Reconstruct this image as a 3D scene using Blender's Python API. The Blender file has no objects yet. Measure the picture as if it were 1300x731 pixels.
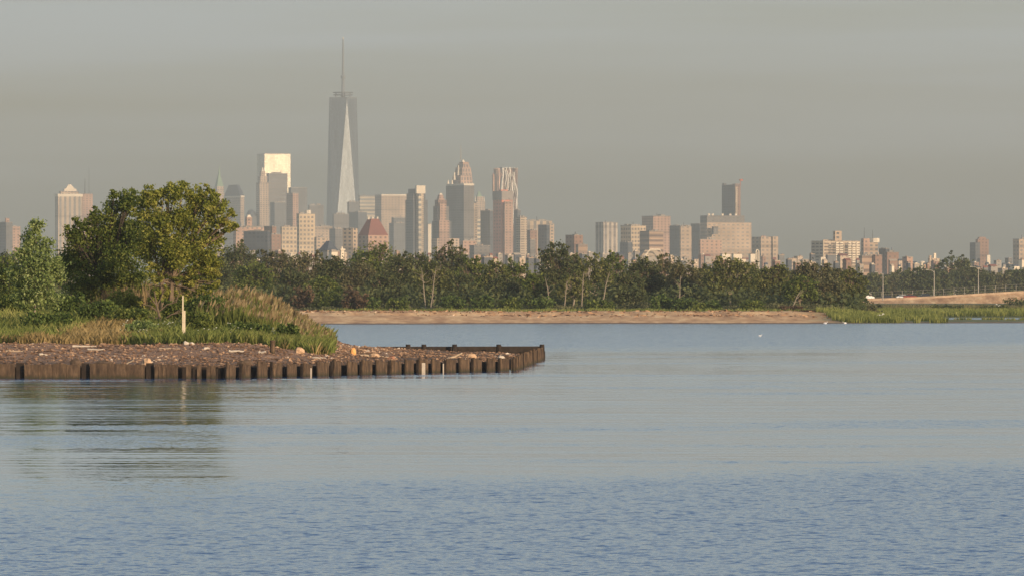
import bpy, math, random
import numpy as np
from mathutils import Vector, Matrix
sc = bpy.context.scene
COL = sc.collection
F = 9300.0; HY = 368.0; CX = 650.0; CH = 4.8
R = math.radians
SUN_AZ, SUN_EL = 140.0, 14.0

def X(px, d): return (px-CX)*d/F
def Z(py, d): return CH+(HY-py)*d/F

# ------------------------------------------------------------------ world
w = bpy.data.worlds.new("World"); sc.world = w; w.use_nodes = True
nt = w.node_tree; bg = nt.nodes['Background']
s = nt.nodes.new('ShaderNodeTexSky'); s.sky_type = 'NISHITA'; s.sun_disc = False
s.sun_elevation = R(SUN_EL); s.sun_rotation = R(SUN_AZ)
s.air_density = 1.0; s.dust_density = 2.0; s.ozone_density = 1.6
# thin banks of altostratus: grey veils stretched along the horizon
tc = nt.nodes.new('ShaderNodeTexCoord'); mp = nt.nodes.new('ShaderNodeMapping')
mp.inputs['Scale'].default_value = (3.0, 3.0, 60.0)
nz = nt.nodes.new('ShaderNodeTexNoise'); nz.inputs['Scale'].default_value = 1.6; nz.inputs['Detail'].default_value = 4
cr = nt.nodes.new('ShaderNodeValToRGB'); cr.color_ramp.elements[0].position = .30; cr.color_ramp.elements[1].position = .64
cr.color_ramp.elements[0].color = (0, 0, 0, 1); cr.color_ramp.elements[1].color = (.75, .75, .75, 1)
mx = nt.nodes.new('ShaderNodeMix'); mx.data_type = 'RGBA'
mx.inputs['B'].default_value = (4.3, 4.9, 5.3, 1)
nt.links.new(tc.outputs['Generated'], mp.inputs[0]); nt.links.new(mp.outputs[0], nz.inputs[0])
nt.links.new(nz.outputs[0], cr.inputs[0])
spz = nt.nodes.new('ShaderNodeSeparateXYZ'); nt.links.new(tc.outputs['Generated'], spz.inputs[0])
mr_ = nt.nodes.new('ShaderNodeMapRange'); nt.links.new(spz.outputs[2], mr_.inputs[0]); mr_.inputs[1].default_value = .006; mr_.inputs[2].default_value = .035
mu_ = nt.nodes.new('ShaderNodeMath'); mu_.operation = 'MULTIPLY'; nt.links.new(cr.outputs[0], mu_.inputs[0]); nt.links.new(mr_.outputs[0], mu_.inputs[1])
nt.links.new(mu_.outputs[0], mx.inputs['Factor'])
nt.links.new(s.outputs[0], mx.inputs['A']); nt.links.new(mx.outputs['Result'], bg.inputs[0])
bg.inputs[1].default_value = 0.12

sd = bpy.data.lights.new('sun', 'SUN'); sd.energy = 4.6; sd.angle = R(0.5); sd.color = (1, .74, .48)
so = bpy.data.objects.new('sun', sd); COL.objects.link(so)
sv = Vector((math.sin(R(SUN_AZ))*math.cos(R(SUN_EL)), math.cos(R(SUN_AZ))*math.cos(R(SUN_EL)), math.sin(R(SUN_EL))))
so.rotation_euler = (-sv).to_track_quat('-Z', 'Y').to_euler()

cd = bpy.data.cameras.new('camera'); co = bpy.data.objects.new('camera', cd); COL.objects.link(co)
co.location = (0, 0, CH); co.rotation_euler = (R(90), 0, 0)
cd.sensor_width = 36; cd.lens = F/1300*36; cd.shift_y = (HY-365.5)/1300
cd.clip_start = 1; cd.clip_end = 90000
sc.camera = co
sc.view_settings.view_transform = 'Standard'; sc.view_settings.look = 'None'
sc.view_settings.exposure = 0.06; sc.view_settings.gamma = 1; sc.view_settings.use_curve_mapping = False
sc.cycles.volume_bounces = 1; sc.cycles.max_bounces = 6; sc.cycles.diffuse_bounces = 2; sc.cycles.glossy_bounces = 3
sc.cycles.caustics_reflective = False; sc.cycles.caustics_refractive = False

# ------------------------------------------------------------------ materials
M = {}
def newmat(name):
    m = bpy.data.materials.new(name); m.use_nodes = True
    M[name] = m
    return m, m.node_tree, m.node_tree.nodes['Principled BSDF']
def L(nt, a, b): nt.links.new(a, b)
def N(nt, t, **kw):
    n = nt.nodes.new(t)
    for k, v in kw.items(): setattr(n, k, v)
    return n
def mathn(nt, op, a, b=None, c=None):
    n = nt.nodes.new('ShaderNodeMath'); n.operation = op
    for i, v in enumerate((a, b, c)):
        if v is None: continue
        if isinstance(v, (int, float)): n.inputs[i].default_value = v
        else: nt.links.new(v, n.inputs[i])
    return n.outputs[0]
def ramp(nt, fac, stops):
    r = nt.nodes.new('ShaderNodeValToRGB')
    e = r.color_ramp.elements
    while len(e) < len(stops): e.new(.5)
    for k, (p, c) in zip(e, stops): k.position = p; k.color = (*c, 1)
    nt.links.new(fac, r.inputs[0]); return r.outputs[0]
def mixc(nt, f, a, b):
    n = nt.nodes.new('ShaderNodeMix'); n.data_type = 'RGBA'
    for k, v in (('Factor', f), ('A', a), ('B', b)):
        if isinstance(v, (int, float)): n.inputs[k].default_value = v
        elif isinstance(v, tuple): n.inputs[k].default_value = (*v, 1)
        else: nt.links.new(v, n.inputs[k])
    return n.outputs['Result']

def plain(name, col, rough=.8, scale=1.5, var=.25, metal=0, spec=.3):
    m, nt, b = newmat(name)
    tc = N(nt, 'ShaderNodeTexCoord'); n = N(nt, 'ShaderNodeTexNoise')
    n.inputs['Scale'].default_value = scale; n.inputs['Detail'].default_value = 6
    L(nt, tc.outputs['Object'], n.inputs['Vector'])
    lo = tuple(c*(1-var) for c in col); hi = tuple(min(1, c*(1+var)) for c in col)
    L(nt, ramp(nt, n.outputs[0], [(.3, lo), (.7, hi)]), b.inputs['Base Color'])
    b.inputs['Roughness'].default_value = rough; b.inputs['Metallic'].default_value = metal
    b.inputs['Specular IOR Level'].default_value = spec
    return m

def facade(name, wall, glass, bay, floor, wu, wv, rw=.8, rg=.25, metal=0, var=.26, spec=.5):
    """window grid laid out in metres on the UVs of the wall"""
    m, nt, b = newmat(name)
    q_ = .98 if name in ('f_glass_pale', 'f_ripple', 'f_wtc', 'f_red_frame') else .80
    wall = tuple(c*q_ for c in wall); glass = tuple(c*q_ for c in glass)
    uv = N(nt, 'ShaderNodeUVMap'); sep = N(nt, 'ShaderNodeSeparateXYZ'); L(nt, uv.outputs[0], sep.inputs[0])
    U = mathn(nt, 'DIVIDE', sep.outputs[0], bay); V = mathn(nt, 'DIVIDE', sep.outputs[1], floor)
    fu = mathn(nt, 'FRACT', U); fv = mathn(nt, 'FRACT', V)
    mu = mathn(nt, 'LESS_THAN', mathn(nt, 'ABSOLUTE', mathn(nt, 'SUBTRACT', fu, .5)), wu/2)
    mv = mathn(nt, 'LESS_THAN', mathn(nt, 'ABSOLUTE', mathn(nt, 'SUBTRACT', fv, .5)), wv/2)
    mask = mathn(nt, 'MULTIPLY', mu, mv)
    cb = N(nt, 'ShaderNodeCombineXYZ'); L(nt, mathn(nt, 'FLOOR', U), cb.inputs[0]); L(nt, mathn(nt, 'FLOOR', V), cb.inputs[1])
    wn = N(nt, 'ShaderNodeTexWhiteNoise'); L(nt, cb.outputs[0], wn.inputs[0])
    g = mixc(nt, mathn(nt, 'MULTIPLY', wn.outputs[0], .5), glass, tuple(min(1, c*2.2+.04) for c in glass))
    tc = N(nt, 'ShaderNodeTexCoord'); n = N(nt, 'ShaderNodeTexNoise'); n.inputs['Scale'].default_value = .035; n.inputs['Detail'].default_value = 5
    L(nt, tc.outputs['Object'], n.inputs['Vector'])
    wc = ramp(nt, n.outputs[0], [(.3, tuple(c*(1-var) for c in wall)), (.7, tuple(min(1, c*(1+var)) for c in wall))])
    # piers a few bays apart and plant floors every dozen storeys
    cb2 = N(nt, 'ShaderNodeCombineXYZ'); L(nt, mathn(nt, 'FLOOR', mathn(nt, 'DIVIDE', U, 3.0)), cb2.inputs[0]); L(nt, mathn(nt, 'FLOOR', mathn(nt, 'DIVIDE', V, 11.0)), cb2.inputs[1])
    wn2 = N(nt, 'ShaderNodeTexWhiteNoise'); L(nt, cb2.outputs[0], wn2.inputs[0])
    pl = mathn(nt, 'MULTIPLY', mathn(nt, 'LESS_THAN', mathn(nt, 'FRACT', mathn(nt, 'DIVIDE', V, 11.0)), .09), 0.0 if q_ > .9 else .22)
    k_ = mathn(nt, 'SUBTRACT', mathn(nt, 'MULTIPLY_ADD', wn2.outputs[0], .28, .84), pl)
    col_ = N(nt, 'ShaderNodeVectorMath'); col_.operation = 'SCALE'; L(nt, mixc(nt, mask, wc, g), col_.inputs[0]); L(nt, k_, col_.inputs['Scale'])
    L(nt, col_.outputs[0], b.inputs['Base Color'])
    L(nt, mathn(nt, 'MULTIPLY_ADD', mask, rg-rw, rw), b.inputs['Roughness'])
    b.inputs['Metallic'].default_value = metal; b.inputs['Specular IOR Level'].default_value = spec
    return m

def leafmat(name, dark, mid, light, trans=.38):
    m, nt, b = newmat(name)
    at = N(nt, 'ShaderNodeAttribute'); at.attribute_name = 'tint'
    c = ramp(nt, at.outputs['Fac'], [(.1, dark), (.5, mid), (.92, light)])
    L(nt, c, b.inputs['Base Color']); b.inputs['Roughness'].default_value = .6
    b.inputs['Specular IOR Level'].default_value = .15
    tr = N(nt, 'ShaderNodeBsdfTranslucent'); L(nt, c, tr.inputs[0])
    ms = N(nt, 'ShaderNodeMixShader'); ms.inputs[0].default_value = trans
    L(nt, b.outputs[0], ms.inputs[1]); L(nt, tr.outputs[0], ms.inputs[2])
    L(nt, ms.outputs[0], nt.nodes['Material Output'].inputs['Surface'])
    return m

leafmat('leaf_dark', (.05, .07, .032), (.11, .135, .055), (.20, .21, .085))
leafmat('leaf_olive', (.10, .13, .025), (.28, .31, .06), (.50, .47, .13), .48)
leafmat('leaf_mid', (.055, .09, .022), (.14, .185, .042), (.28, .31, .08), .45)
leafmat('leaf_silver', (.10, .15, .045), (.24, .31, .10), (.42, .48, .22))
leafmat('leaf_dull', (.07, .08, .04), (.15, .155, .075), (.25, .23, .11))
leafmat('leaf_brown', (.07, .05, .032), (.15, .105, .065), (.26, .18, .11))
leafmat('leaf_shrub', (.04, .07, .02), (.10, .15, .038), (.20, .26, .07))
leafmat('grass_green', (.10, .13, .035), (.21, .25, .065), (.38, .37, .13))
leafmat('grass_dry', (.20, .16, .06), (.36, .27, .12), (.52, .40, .20))
leafmat('reed_leaf', (.10, .13, .03), (.20, .23, .06), (.34, .30, .12))
leafmat('reed_plume', (.17, .12, .06), (.28, .21, .11), (.42, .33, .19))
leafmat('marsh_leaf', (.12, .15, .04), (.23, .26, .07), (.36, .37, .12))
leafmat('leaf_sage', (.06, .08, .025), (.15, .17, .05), (.27, .27, .09))
leafmat('marsh_dull', (.10, .10, .045), (.18, .17, .075), (.28, .24, .13))
leafmat('flower_white', (.5, .52, .42), (.65, .66, .55), (.8, .8, .7))
plain('bark', (.16, .12, .085), .9, 3, .4)
plain('bark_pale', (.27, .23, .18), .9, 2, .25)
plain('bark_dark', (.05, .04, .03), .9, 3, .3)
plain('white_wood', (.62, .54, .40), .7, 2, .12)
m, nt, b = newmat('pile_wood')
tc = N(nt, 'ShaderNodeTexCoord'); n = N(nt, 'ShaderNodeTexNoise'); n.inputs['Scale'].default_value = 2.2; n.inputs['Detail'].default_value = 7; n.inputs['Roughness'].default_value = .7
mpw = N(nt, 'ShaderNodeMapping'); mpw.inputs['Scale'].default_value = (2, 2, .5)
L(nt, tc.outputs['Object'], mpw.inputs[0]); L(nt, mpw.outputs[0], n.inputs['Vector'])
sz = N(nt, 'ShaderNodeSeparateXYZ'); L(nt, tc.outputs['Object'], sz.inputs[0])
dryw = ramp(nt, n.outputs[0], [(.3, (.028, .018, .012)), (.5, (.085, .054, .032)), (.72, (.19, .125, .075))])
wz = N(nt, 'ShaderNodeMapRange'); L(nt, mathn(nt, 'MULTIPLY_ADD', n.outputs[0], .35, sz.outputs[2]), wz.inputs[0]); wz.inputs[1].default_value = .2; wz.inputs[2].default_value = .42
L(nt, mixc(nt, wz.outputs[0], (.035, .032, .016), dryw), b.inputs['Base Color']); b.inputs['Roughness'].default_value = .9
plain('pile_dark', (.03, .022, .017), .9, 3, .4)
plain('drift', (.42, .33, .24), .9, 4, .3)
plain('drift_dark', (.10, .07, .05), .9, 4, .4)
plain('shell_white', (.52, .46, .39), .8, 4, .15)
plain('stone_tan', (.50, .34, .22), .85, 4, .3)
plain('stone_red', (.34, .17, .11), .85, 4, .3)
plain('rust_orange', (.72, .38, .14), .7, 4, .3)
plain('rubber', (.015, .015, .016), .6, 4, .3)
plain('steel', (.42, .42, .40), .5, 1, .1, .4)
plain('lamp_grey', (.38, .35, .31), .5, 1, .1)
plain('car_white', (.80, .80, .80), .3, 1, .03, 0, .5)
plain('car_dark', (.03, .035, .05), .3, 1, .1, 0, .5)
plain('car_red', (.30, .05, .04), .3, 1, .1, 0, .5)
plain('car_glass', (.02, .025, .03), .08, 1, .1, 0, .6)
plain('bird_white', (.85, .84, .82), .7, 1, .03)
plain('concrete', (.46, .35, .25), .85, .3, .3)
plain('asphalt', (.06, .06, .06), .9, 1, .2)
plain('copper_green', (.20, .31, .22), .6, .03, .15)
plain('roof_red', (.21, .085, .07), .75, .05, .15)
plain('roof_slate', (.07, .085, .11), .55, .05, .15)
plain('roof_tan', (.40, .33, .26), .8, .05, .15)
plain('white_stone', (.76, .66, .53), .7, .05, .08)
plain('pale_metal', (.22, .24, .26), .5, .02, .08, .3)
plain('highlight_pale', (.82, .76, .68), .35, .02, .08, .25)
plain('dark_metal', (.12, .13, .15), .5, .05, .1, .2)
plain('crane_red', (.5, .12, .06), .6, 1, .1)
plain('ground_flat', (.10, .11, .055), .95, .02, .3)

# ------------------------------------------------------------------ mesh helpers
class MB:
    def __init__(s): s.v = []; s.f = []; s.uv = []
    def face(s, pts, uv=None):
        i = len(s.v); s.v += [tuple(p) for p in pts]; s.f.append(tuple(range(i, i+len(pts))))
        s.uv += list(uv) if uv else [(p[0], p[1]) for p in pts]
    def ring(s, low, high, u0=0):
        """wall between two closed rings of the same length, UVs in metres"""
        n = len(low); u = u0
        for i in range(n):
            j = (i+1) % n
            a, b, c, d = low[i], low[j], high[j], high[i]
            l = math.hypot(b[0]-a[0], b[1]-a[1]) or math.hypot(c[0]-d[0], c[1]-d[1])
            s.face([a, b, c, d], [(u, a[2]), (u+l, b[2]), (u+l, c[2]), (u, d[2])]); u += 0 if n <= 4 else l
    def box(s, cx, cy, z0, sx, sy, z1, rot=0, tx=1, ty=1, cap=True):
        c, q = math.cos(rot), math.sin(rot)
        def rr(fx, fy, z): return [(cx+c*a*fx*sx/2-q*b*fy*sy/2, cy+q*a*fx*sx/2+c*b*fy*sy/2, z) for a, b in ((-1, -1), (1, -1), (1, 1), (-1, 1))]
        lo, hi = rr(1, 1, z0), rr(tx, ty, z1)
        s.ring(lo, hi)
        if cap: s.face(hi); s.face(lo[::-1])
    def cyl(s, cx, cy, z0, r0, z1, r1=None, n=10, cap=True):
        r1 = r0 if r1 is None else r1
        lo = [(cx+r0*math.cos(2*math.pi*k/n), cy+r0*math.sin(2*math.pi*k/n), z0) for k in range(n)]
        hi = [(cx+r1*math.cos(2*math.pi*k/n), cy+r1*math.sin(2*math.pi*k/n), z1) for k in range(n)]
        s.ring(lo, hi)
        if cap: s.face(hi); s.face(lo[::-1])
    def dome(s, cx, cy, z0, r, h, n=12, m=5):
        for k in range(m):
            a0, a1 = math.pi/2*k/m, math.pi/2*(k+1)/m
            s.cyl(cx, cy, z0+h*math.sin(a0), r*math.cos(a0), z0+h*math.sin(a1), max(r*math.cos(a1), .01), n, False)
    def tube(s, pts, rad, n=5):
        rings = []
        for i, p in enumerate(pts):
            a = Vector(pts[max(i-1, 0)]); b = Vector(pts[min(i+1, len(pts)-1)])
            t = (b-a).normalized(); u = t.orthogonal().normalized(); q = t.cross(u)
            rings.append([tuple(Vector(p)+rad[i]*(math.cos(2*math.pi*k/n)*u+math.sin(2*math.pi*k/n)*q)) for k in range(n)])
        for a, b in zip(rings, rings[1:]):
            for k in range(n):
                s.face([a[k], a[(k+1) % n], b[(k+1) % n], b[k]])
        s.face(rings[-1]); s.face(rings[0][::-1])
    def build(s, name, mat, parent=None, smooth=False, loc=None):
        me = bpy.data.meshes.new(name); me.from_pydata(s.v, [], s.f)
        ul = me.uv_layers.new(name='UVMap'); ul.data.foreach_set('uv', np.array(s.uv, 'f').ravel())
        me.materials.append(M[mat])
        if smooth: me.polygons.foreach_set('use_smooth', [True]*len(me.polygons))
        o = bpy.data.objects.new(name, me); COL.objects.link(o); o.parent = parent
        if loc: o.location = loc
        return o

def quads(name, P, tint, mat, parent=None, k=4):
    """P: (n,k,3) array of faces"""
    n = len(P); me = bpy.data.meshes.new(name)
    me.vertices.add(n*k); me.vertices.foreach_set('co', P.astype('f').ravel())
    me.loops.add(n*k); me.loops.foreach_set('vertex_index', np.arange(n*k, dtype='i'))
    me.polygons.add(n); me.polygons.foreach_set('loop_start', np.arange(0, n*k, k, dtype='i'))
    me.polygons.foreach_set('loop_total', np.full(n, k, dtype='i'))
    me.update()
    a = me.attributes.new('tint', 'FLOAT', 'FACE'); a.data.foreach_set('value', np.clip(tint, 0, 1).astype('f'))
    me.materials.append(M[mat])
    o = bpy.data.objects.new(name, me); COL.objects.link(o); o.parent = parent
    return o

def leaf_cloud(blobs, n, size, rng, clump=.32, per=14, long=1.6, inner=.35):
    """leaves in clumps spread through a set of ellipsoid boughs"""
    B = np.array(blobs, float); w = (B[:, 3]*B[:, 5]); w = w/w.sum()
    nc = max(6, n//per)
    bi = rng.choice(len(B), nc, p=w)
    d = rng.normal(size=(nc, 3)); d /= np.linalg.norm(d, axis=1)[:, None]
    rr = rng.random(nc)**inner
    c = B[bi, :3]+d*rr[:, None]*B[bi, 3:6]
    cs = np.minimum(B[bi, 3], B[bi, 5])*clump*rng.uniform(.5, 1.3, nc)
    ct = np.clip(rng.normal(.5, .2, nc), 0, 1)
    k = rng.integers(0, nc, n)
    p = c[k]+rng.normal(size=(n, 3))*cs[k][:, None]*np.array([1, 1, .7])
    t = ct[k]+rng.normal(0, .14, n)
    u = rng.normal(size=(n, 3)); u /= np.linalg.norm(u, axis=1)[:, None]
    v = np.cross(u, rng.normal(size=(n, 3))); v /= np.linalg.norm(v, axis=1)[:, None]
    s = size*rng.uniform(.6, 1.35, n)[:, None]
    P = np.stack([p-u*s*long*.5, p-v*s*.5, p+u*s*long*.5, p+v*s*.5], 1)
    return P, t

def empty(name, loc, rz=0):
    o = bpy.data.objects.new(name, None); COL.objects.link(o); o.location = loc; o.rotation_euler = (0, 0, rz)
    o.empty_display_size = .5
    return o
LABELS = {}
def tag(o, label=None, cat=None, group=None, kind=None):
    if label:
        o['label'] = label; LABELS.setdefault(label, []).append(o.name)
    if cat: o['category'] = cat
    if group: o['group'] = group
    if kind: o['kind'] = kind
    return o
def smooth(e0, e1, x):
    t = np.clip((x-e0)/(e1-e0), 0, 1); return t*t*(3-2*t)
def vnoise(x, y, seed=0):
    """smooth value noise, vectorised"""
    xi = np.floor(x).astype(np.int64); yi = np.floor(y).astype(np.int64); fx = x-xi; fy = y-yi
    fx = fx*fx*(3-2*fx); fy = fy*fy*(3-2*fy)
    def h(a, b):
        v = (a*374761393+b*668265263+seed*974711) & 0xffffffff
        v = ((v ^ (v >> 13))*1274126177) & 0xffffffff
        return ((v ^ (v >> 16)) & 0xffff)/65535.0
    return (h(xi, yi)*(1-fx)+h(xi+1, yi)*fx)*(1-fy)+(h(xi, yi+1)*(1-fx)+h(xi+1, yi+1)*fx)*fy
def fbm(x, y, seed=0, o=4):
    r = 0; a = .5
    for i in range(o): r = r+a*vnoise(x*2**i, y*2**i, seed+i); a *= .5
    return r/(1-.5**o)

# ------------------------------------------------------------------ water
m, nt, b = newmat('water')
tc = N(nt, 'ShaderNodeTexCoord')
def noi(sx, sy, detail, rough=.55, loc=(0, 0, 0), color=True):
    mp = N(nt, 'ShaderNodeMapping'); mp.inputs['Scale'].default_value = (sx, sy, 1); mp.inputs['Location'].default_value = loc
    n = N(nt, 'ShaderNodeTexNoise'); n.inputs['Scale'].default_value = 1; n.inputs['Detail'].default_value = detail; n.inputs['Roughness'].default_value = rough
    L(nt, tc.outputs['Object'], mp.inputs[0]); L(nt, mp.outputs[0], n.inputs['Vector'])
    return n.outputs['Color'] if color else n.outputs['Fac']
def vm(op, a, bb):
    n = N(nt, 'ShaderNodeVectorMath'); n.operation = op
    for i, v in enumerate((a, bb)):
        if isinstance(v, tuple): n.inputs[i].default_value = v
        else: L(nt, v, n.inputs[i])
    return n.outputs[0]
pos = N(nt, 'ShaderNodeSeparateXYZ'); L(nt, tc.outputs['Object'], pos.inputs[0])
big = noi(.02, .012, 3, .6, color=False)
warp = mathn(nt, 'MULTIPLY', mathn(nt, 'SUBTRACT', big, .5), 110.0)
yy = mathn(nt, 'ADD', mathn(nt, 'ADD', pos.outputs[1], warp), mathn(nt, 'MULTIPLY', pos.outputs[0], -1.3))
def sstep(v, e0, e1):
    n = N(nt, 'ShaderNodeMapRange'); n.interpolation_type = 'SMOOTHSTEP'
    L(nt, v, n.inputs[0]); n.inputs[1].default_value = e0; n.inputs[2].default_value = e1
    n.inputs[3].default_value = 0; n.inputs[4].default_value = 1; return n.outputs[0]
near = mathn(nt, 'SUBTRACT', 1, sstep(yy, 158, 202))          # a breeze on the near water
far = sstep(yy, 520, 640)                                     # and on the far reach
streak = sstep(noi(.028, .045, 2, .5, (3, 9, 0), color=False), .55, .66)   # cat's paws between
wind = mathn(nt, 'MAXIMUM', mathn(nt, 'MAXIMUM', near, mathn(nt, 'MULTIPLY', far, .8)), mathn(nt, 'MULTIPLY', streak, .55))
fine = vm('SUBTRACT', noi(4.6, 3.2, 3, .62), (.5, .5, .5))
med = vm('SUBTRACT', noi(1.5, 1.0, 2, .5, (7, 3, 0)), (.5, .5, .5))
swell = vm('SUBTRACT', noi(.05, .45, 3, .55, (1, 5, 0)), (.5, .5, .5))
def scl(v, f):
    n = N(nt, 'ShaderNodeVectorMath'); n.operation = 'SCALE'; L(nt, v, n.inputs[0])
    if isinstance(f, (int, float)): n.inputs['Scale'].default_value = f
    else: L(nt, f, n.inputs['Scale'])
    return n.outputs[0]
wake = vm('SUBTRACT', noi(.07, 1.3, 2, .45, (4, 2, 0)), (.5, .5, .5))
wk = mathn(nt, 'MULTIPLY', sstep(noi(.012, .03, 2, .5, (8, 1, 0), color=False), .42, .6), .22)
slope = vm('ADD', vm('ADD', vm('ADD', scl(fine, mathn(nt, 'MULTIPLY_ADD', wind, .85, .05)), scl(med, mathn(nt, 'MULTIPLY_ADD', wind, .55, .03))), scl(swell, .16)), scl(wake, wk))
sp = N(nt, 'ShaderNodeSeparateXYZ'); L(nt, slope, sp.inputs[0])
sy = mathn(nt, 'MULTIPLY', mathn(nt, 'ABSOLUTE', sp.outputs[1]), -1)
cb = N(nt, 'ShaderNodeCombineXYZ'); L(nt, sp.outputs[0], cb.inputs[0]); L(nt, sy, cb.inputs[1]); cb.inputs[2].default_value = 1
nn = N(nt, 'ShaderNodeVectorMath'); nn.operation = 'NORMALIZE'; L(nt, cb.outputs[0], nn.inputs[0])
L(nt, nn.outputs[0], b.inputs['Normal'])
b.inputs['Base Color'].default_value = (.02, .075, .21, 1); b.inputs['Roughness'].default_value = .04; b.inputs['IOR'].default_value = 1.333
mb = MB(); mb.face([(-6500, -250, 0), (6500, -250, 0), (6500, 1650, 0), (-6500, 1650, 0)])
tag(mb.build('water', 'water'), kind='structure')

# ------------------------------------------------------------------ terrain beyond the water
def shore_y(x):            # the waterline of the far side
    return 1038+8*np.sin(x*.05)+5*np.sin(x*.13+1)+np.where(x > 43, (x-43)*1.2, 0)
def far_h(x, y):
    s = y-shore_y(x)
    beach = .25+1.35*smooth(40, 82, s)+.25*np.sin(x*.09)*smooth(30, 80, s)
    edge_ = 62+14*(fbm(x*.10, x*0+1.5, 12)-.5)+5*(fbm(x*.6, x*0+4.5, 13)-.5)
    beach = .25+.70*smooth(18, 58, s)+.42*smooth(edge_-2.5, edge_+2.5, s)+.12*smooth(64, 90, s)
    beach = beach + .30*(fbm(x*.35, y*.08, 5)-.5)*smooth(14, 50, s)+.16*(fbm(x*1.1, y*.3, 6)-.5)*smooth(20, 50, s)
    h = np.where(s < 0, -.6, smooth(0, 14, s)*.25*(s >= 0)+(beach-.25)*smooth(14, 40, s)+.004*np.clip(s, 0, 25))
    marsh = smooth(44, 62, x)
    hm = smooth(0, 20, s)*.22+smooth(120, 330, y-1100)*.5
    cx_ = 60+6*(fbm(y*.02, y*0+.5, 3)-.5)
    hm = hm-.75*smooth(cx_-3, cx_+3, x)*smooth(1150, 1162, y)*(1-smooth(1262, 1276, y))
    h = np.where(s < 0, -.6, h*(1-marsh)+hm*marsh)
    return h + .35*smooth(1300, 1900, y)
def grid(name, xs, ys, fn, mat, kind='structure'):
    Xg, Yg = np.meshgrid(xs, ys); Zg = fn(Xg, Yg); nx, ny = len(xs), len(ys)
    V = np.stack([Xg, Yg, Zg], -1).reshape(-1, 3)
    i = (np.arange(ny-1)[:, None]*nx+np.arange(nx-1)[None]).ravel()
    Fc = np.stack([i, i+1, i+nx+1, i+nx], 1)
    me = bpy.data.meshes.new(name); me.from_pydata(V.tolist(), [], Fc.tolist())
    me.polygons.foreach_set('use_smooth', [True]*len(me.polygons)); me.materials.append(M[mat])
    o = bpy.data.objects.new(name, me); COL.objects.link(o)
    return tag(o, kind=kind)
m, nt, b = newmat('shore')
tc = N(nt, 'ShaderNodeTexCoord'); geo = N(nt, 'ShaderNodeSeparateXYZ'); L(nt, tc.outputs['Object'], geo.inputs[0])
n1 = N(nt, 'ShaderNodeTexNoise'); n1.inputs['Scale'].default_value = .35; n1.inputs['Detail'].default_value = 8; n1.inputs['Roughness'].default_value = .7
mps = N(nt, 'ShaderNodeMapping'); mps.inputs['Scale'].default_value = (1, .16, 1)
L(nt, tc.outputs['Object'], mps.inputs[0]); L(nt, mps.outputs[0], n1.inputs['Vector'])
sand = ramp(nt, n1.outputs[0], [(.34, (.34, .17, .08)), (.5, (.58, .34, .17)), (.64, (.80, .54, .29))])
wet = mathn(nt, 'MULTIPLY_ADD', n1.outputs[0], .12, geo.outputs[2])
c1 = mixc(nt, sstep(wet, .12, .26), (.11, .075, .055), sand)
green = ramp(nt, n1.outputs[0], [(.3, (.06, .085, .03)), (.7, (.14, .15, .06))])
gm0 = sstep(mathn(nt, 'ADD', geo.outputs[0], mathn(nt, 'MULTIPLY', n1.outputs[0], 14)), 48, 60)
gm = mathn(nt, 'MULTIPLY', gm0, mathn(nt, 'SUBTRACT', 1, sstep(geo.outputs[1], 1800, 1900)))
gy = mathn(nt, 'MULTIPLY', sstep(mathn(nt, 'ADD', geo.outputs[1], mathn(nt, 'MULTIPLY', n1.outputs[0], 30)), 1136, 1152), mathn(nt, 'SUBTRACT', 1, sstep(geo.outputs[1], 1800, 1900)))
L(nt, mixc(nt, mathn(nt, 'MAXIMUM', mathn(nt, 'MULTIPLY', gm, sstep(geo.outputs[2], .1, .16)), gy), c1, green), b.inputs['Base Color'])
b.inputs['Roughness'].default_value = .95
bp = N(nt, 'ShaderNodeBump'); bp.inputs['Strength'].default_value = .6; bp.inputs['Distance'].default_value = .25; L(nt, n1.outputs[0], bp.inputs['Height']); L(nt, bp.outputs[0], b.inputs['Normal'])
xs = np.concatenate([np.linspace(-6500, -260, 14), np.arange(-250, 251, .8), np.linspace(260, 6500, 14)])
ys = np.concatenate([np.arange(1015, 1180, 1.0), np.arange(1185, 1660, 12)])
grid('beach', xs, ys, far_h, 'shore')
mb = MB(); mb.face([(-6500, 1640, .75), (6500, 1640, .75), (6500, 23000, .75), (-6500, 23000, .75)])
tag(mb.build('ground', 'ground_flat'), kind='structure')

# ------------------------------------------------------------------ the spit
def wall_y(x): return np.where(x < -15, 398., np.where(x < 0, 398+(x+15)*39/15, 437.))
def spit_h(x, y):
    s = y-wall_y(x)
    left = 1-smooth(-17, -10, x)
    tip = smooth(-14, 1, x)
    z = .62+(.95*(1-tip)+.05)*smooth(4, 42, s)*(.45+.55*left) + left*1.25*smooth(38, 75, s)
    z = z-.25*tip
    z = z+.22*(fbm(x*.5, y*.25, 3)-.5)*(1+1.2*tip)+.10*(fbm(x*2, y*1.2, 8)-.5)
    back = 1-smooth(508, 540, y)*left-(1-left)*smooth(497, 508, y)
    z = (z+.8)*back-.8
    sn = np.where((x > -15.3) & (x < .3), s/2.79, s)
    z = np.where(sn < .95, -.9, z)
    z = np.where((y > 430) & (x > 2.14*(y-437)/73-.6), -.9, z)
    z = np.where((x > -9) & (y > 505.5), -.9, z)
    return z
m, nt, b = newmat('rubble_soil')
tc = N(nt, 'ShaderNodeTexCoord'); geo = N(nt, 'ShaderNodeSeparateXYZ'); L(nt, tc.outputs['Object'], geo.inputs[0])
n1 = N(nt, 'ShaderNodeTexNoise'); n1.inputs['Scale'].default_value = 1.4; n1.inputs['Detail'].default_value = 9; n1.inputs['Roughness'].default_value = .75
mp = N(nt, 'ShaderNodeMapping'); mp.inputs['Scale'].default_value = (1, .35, 1)
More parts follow.
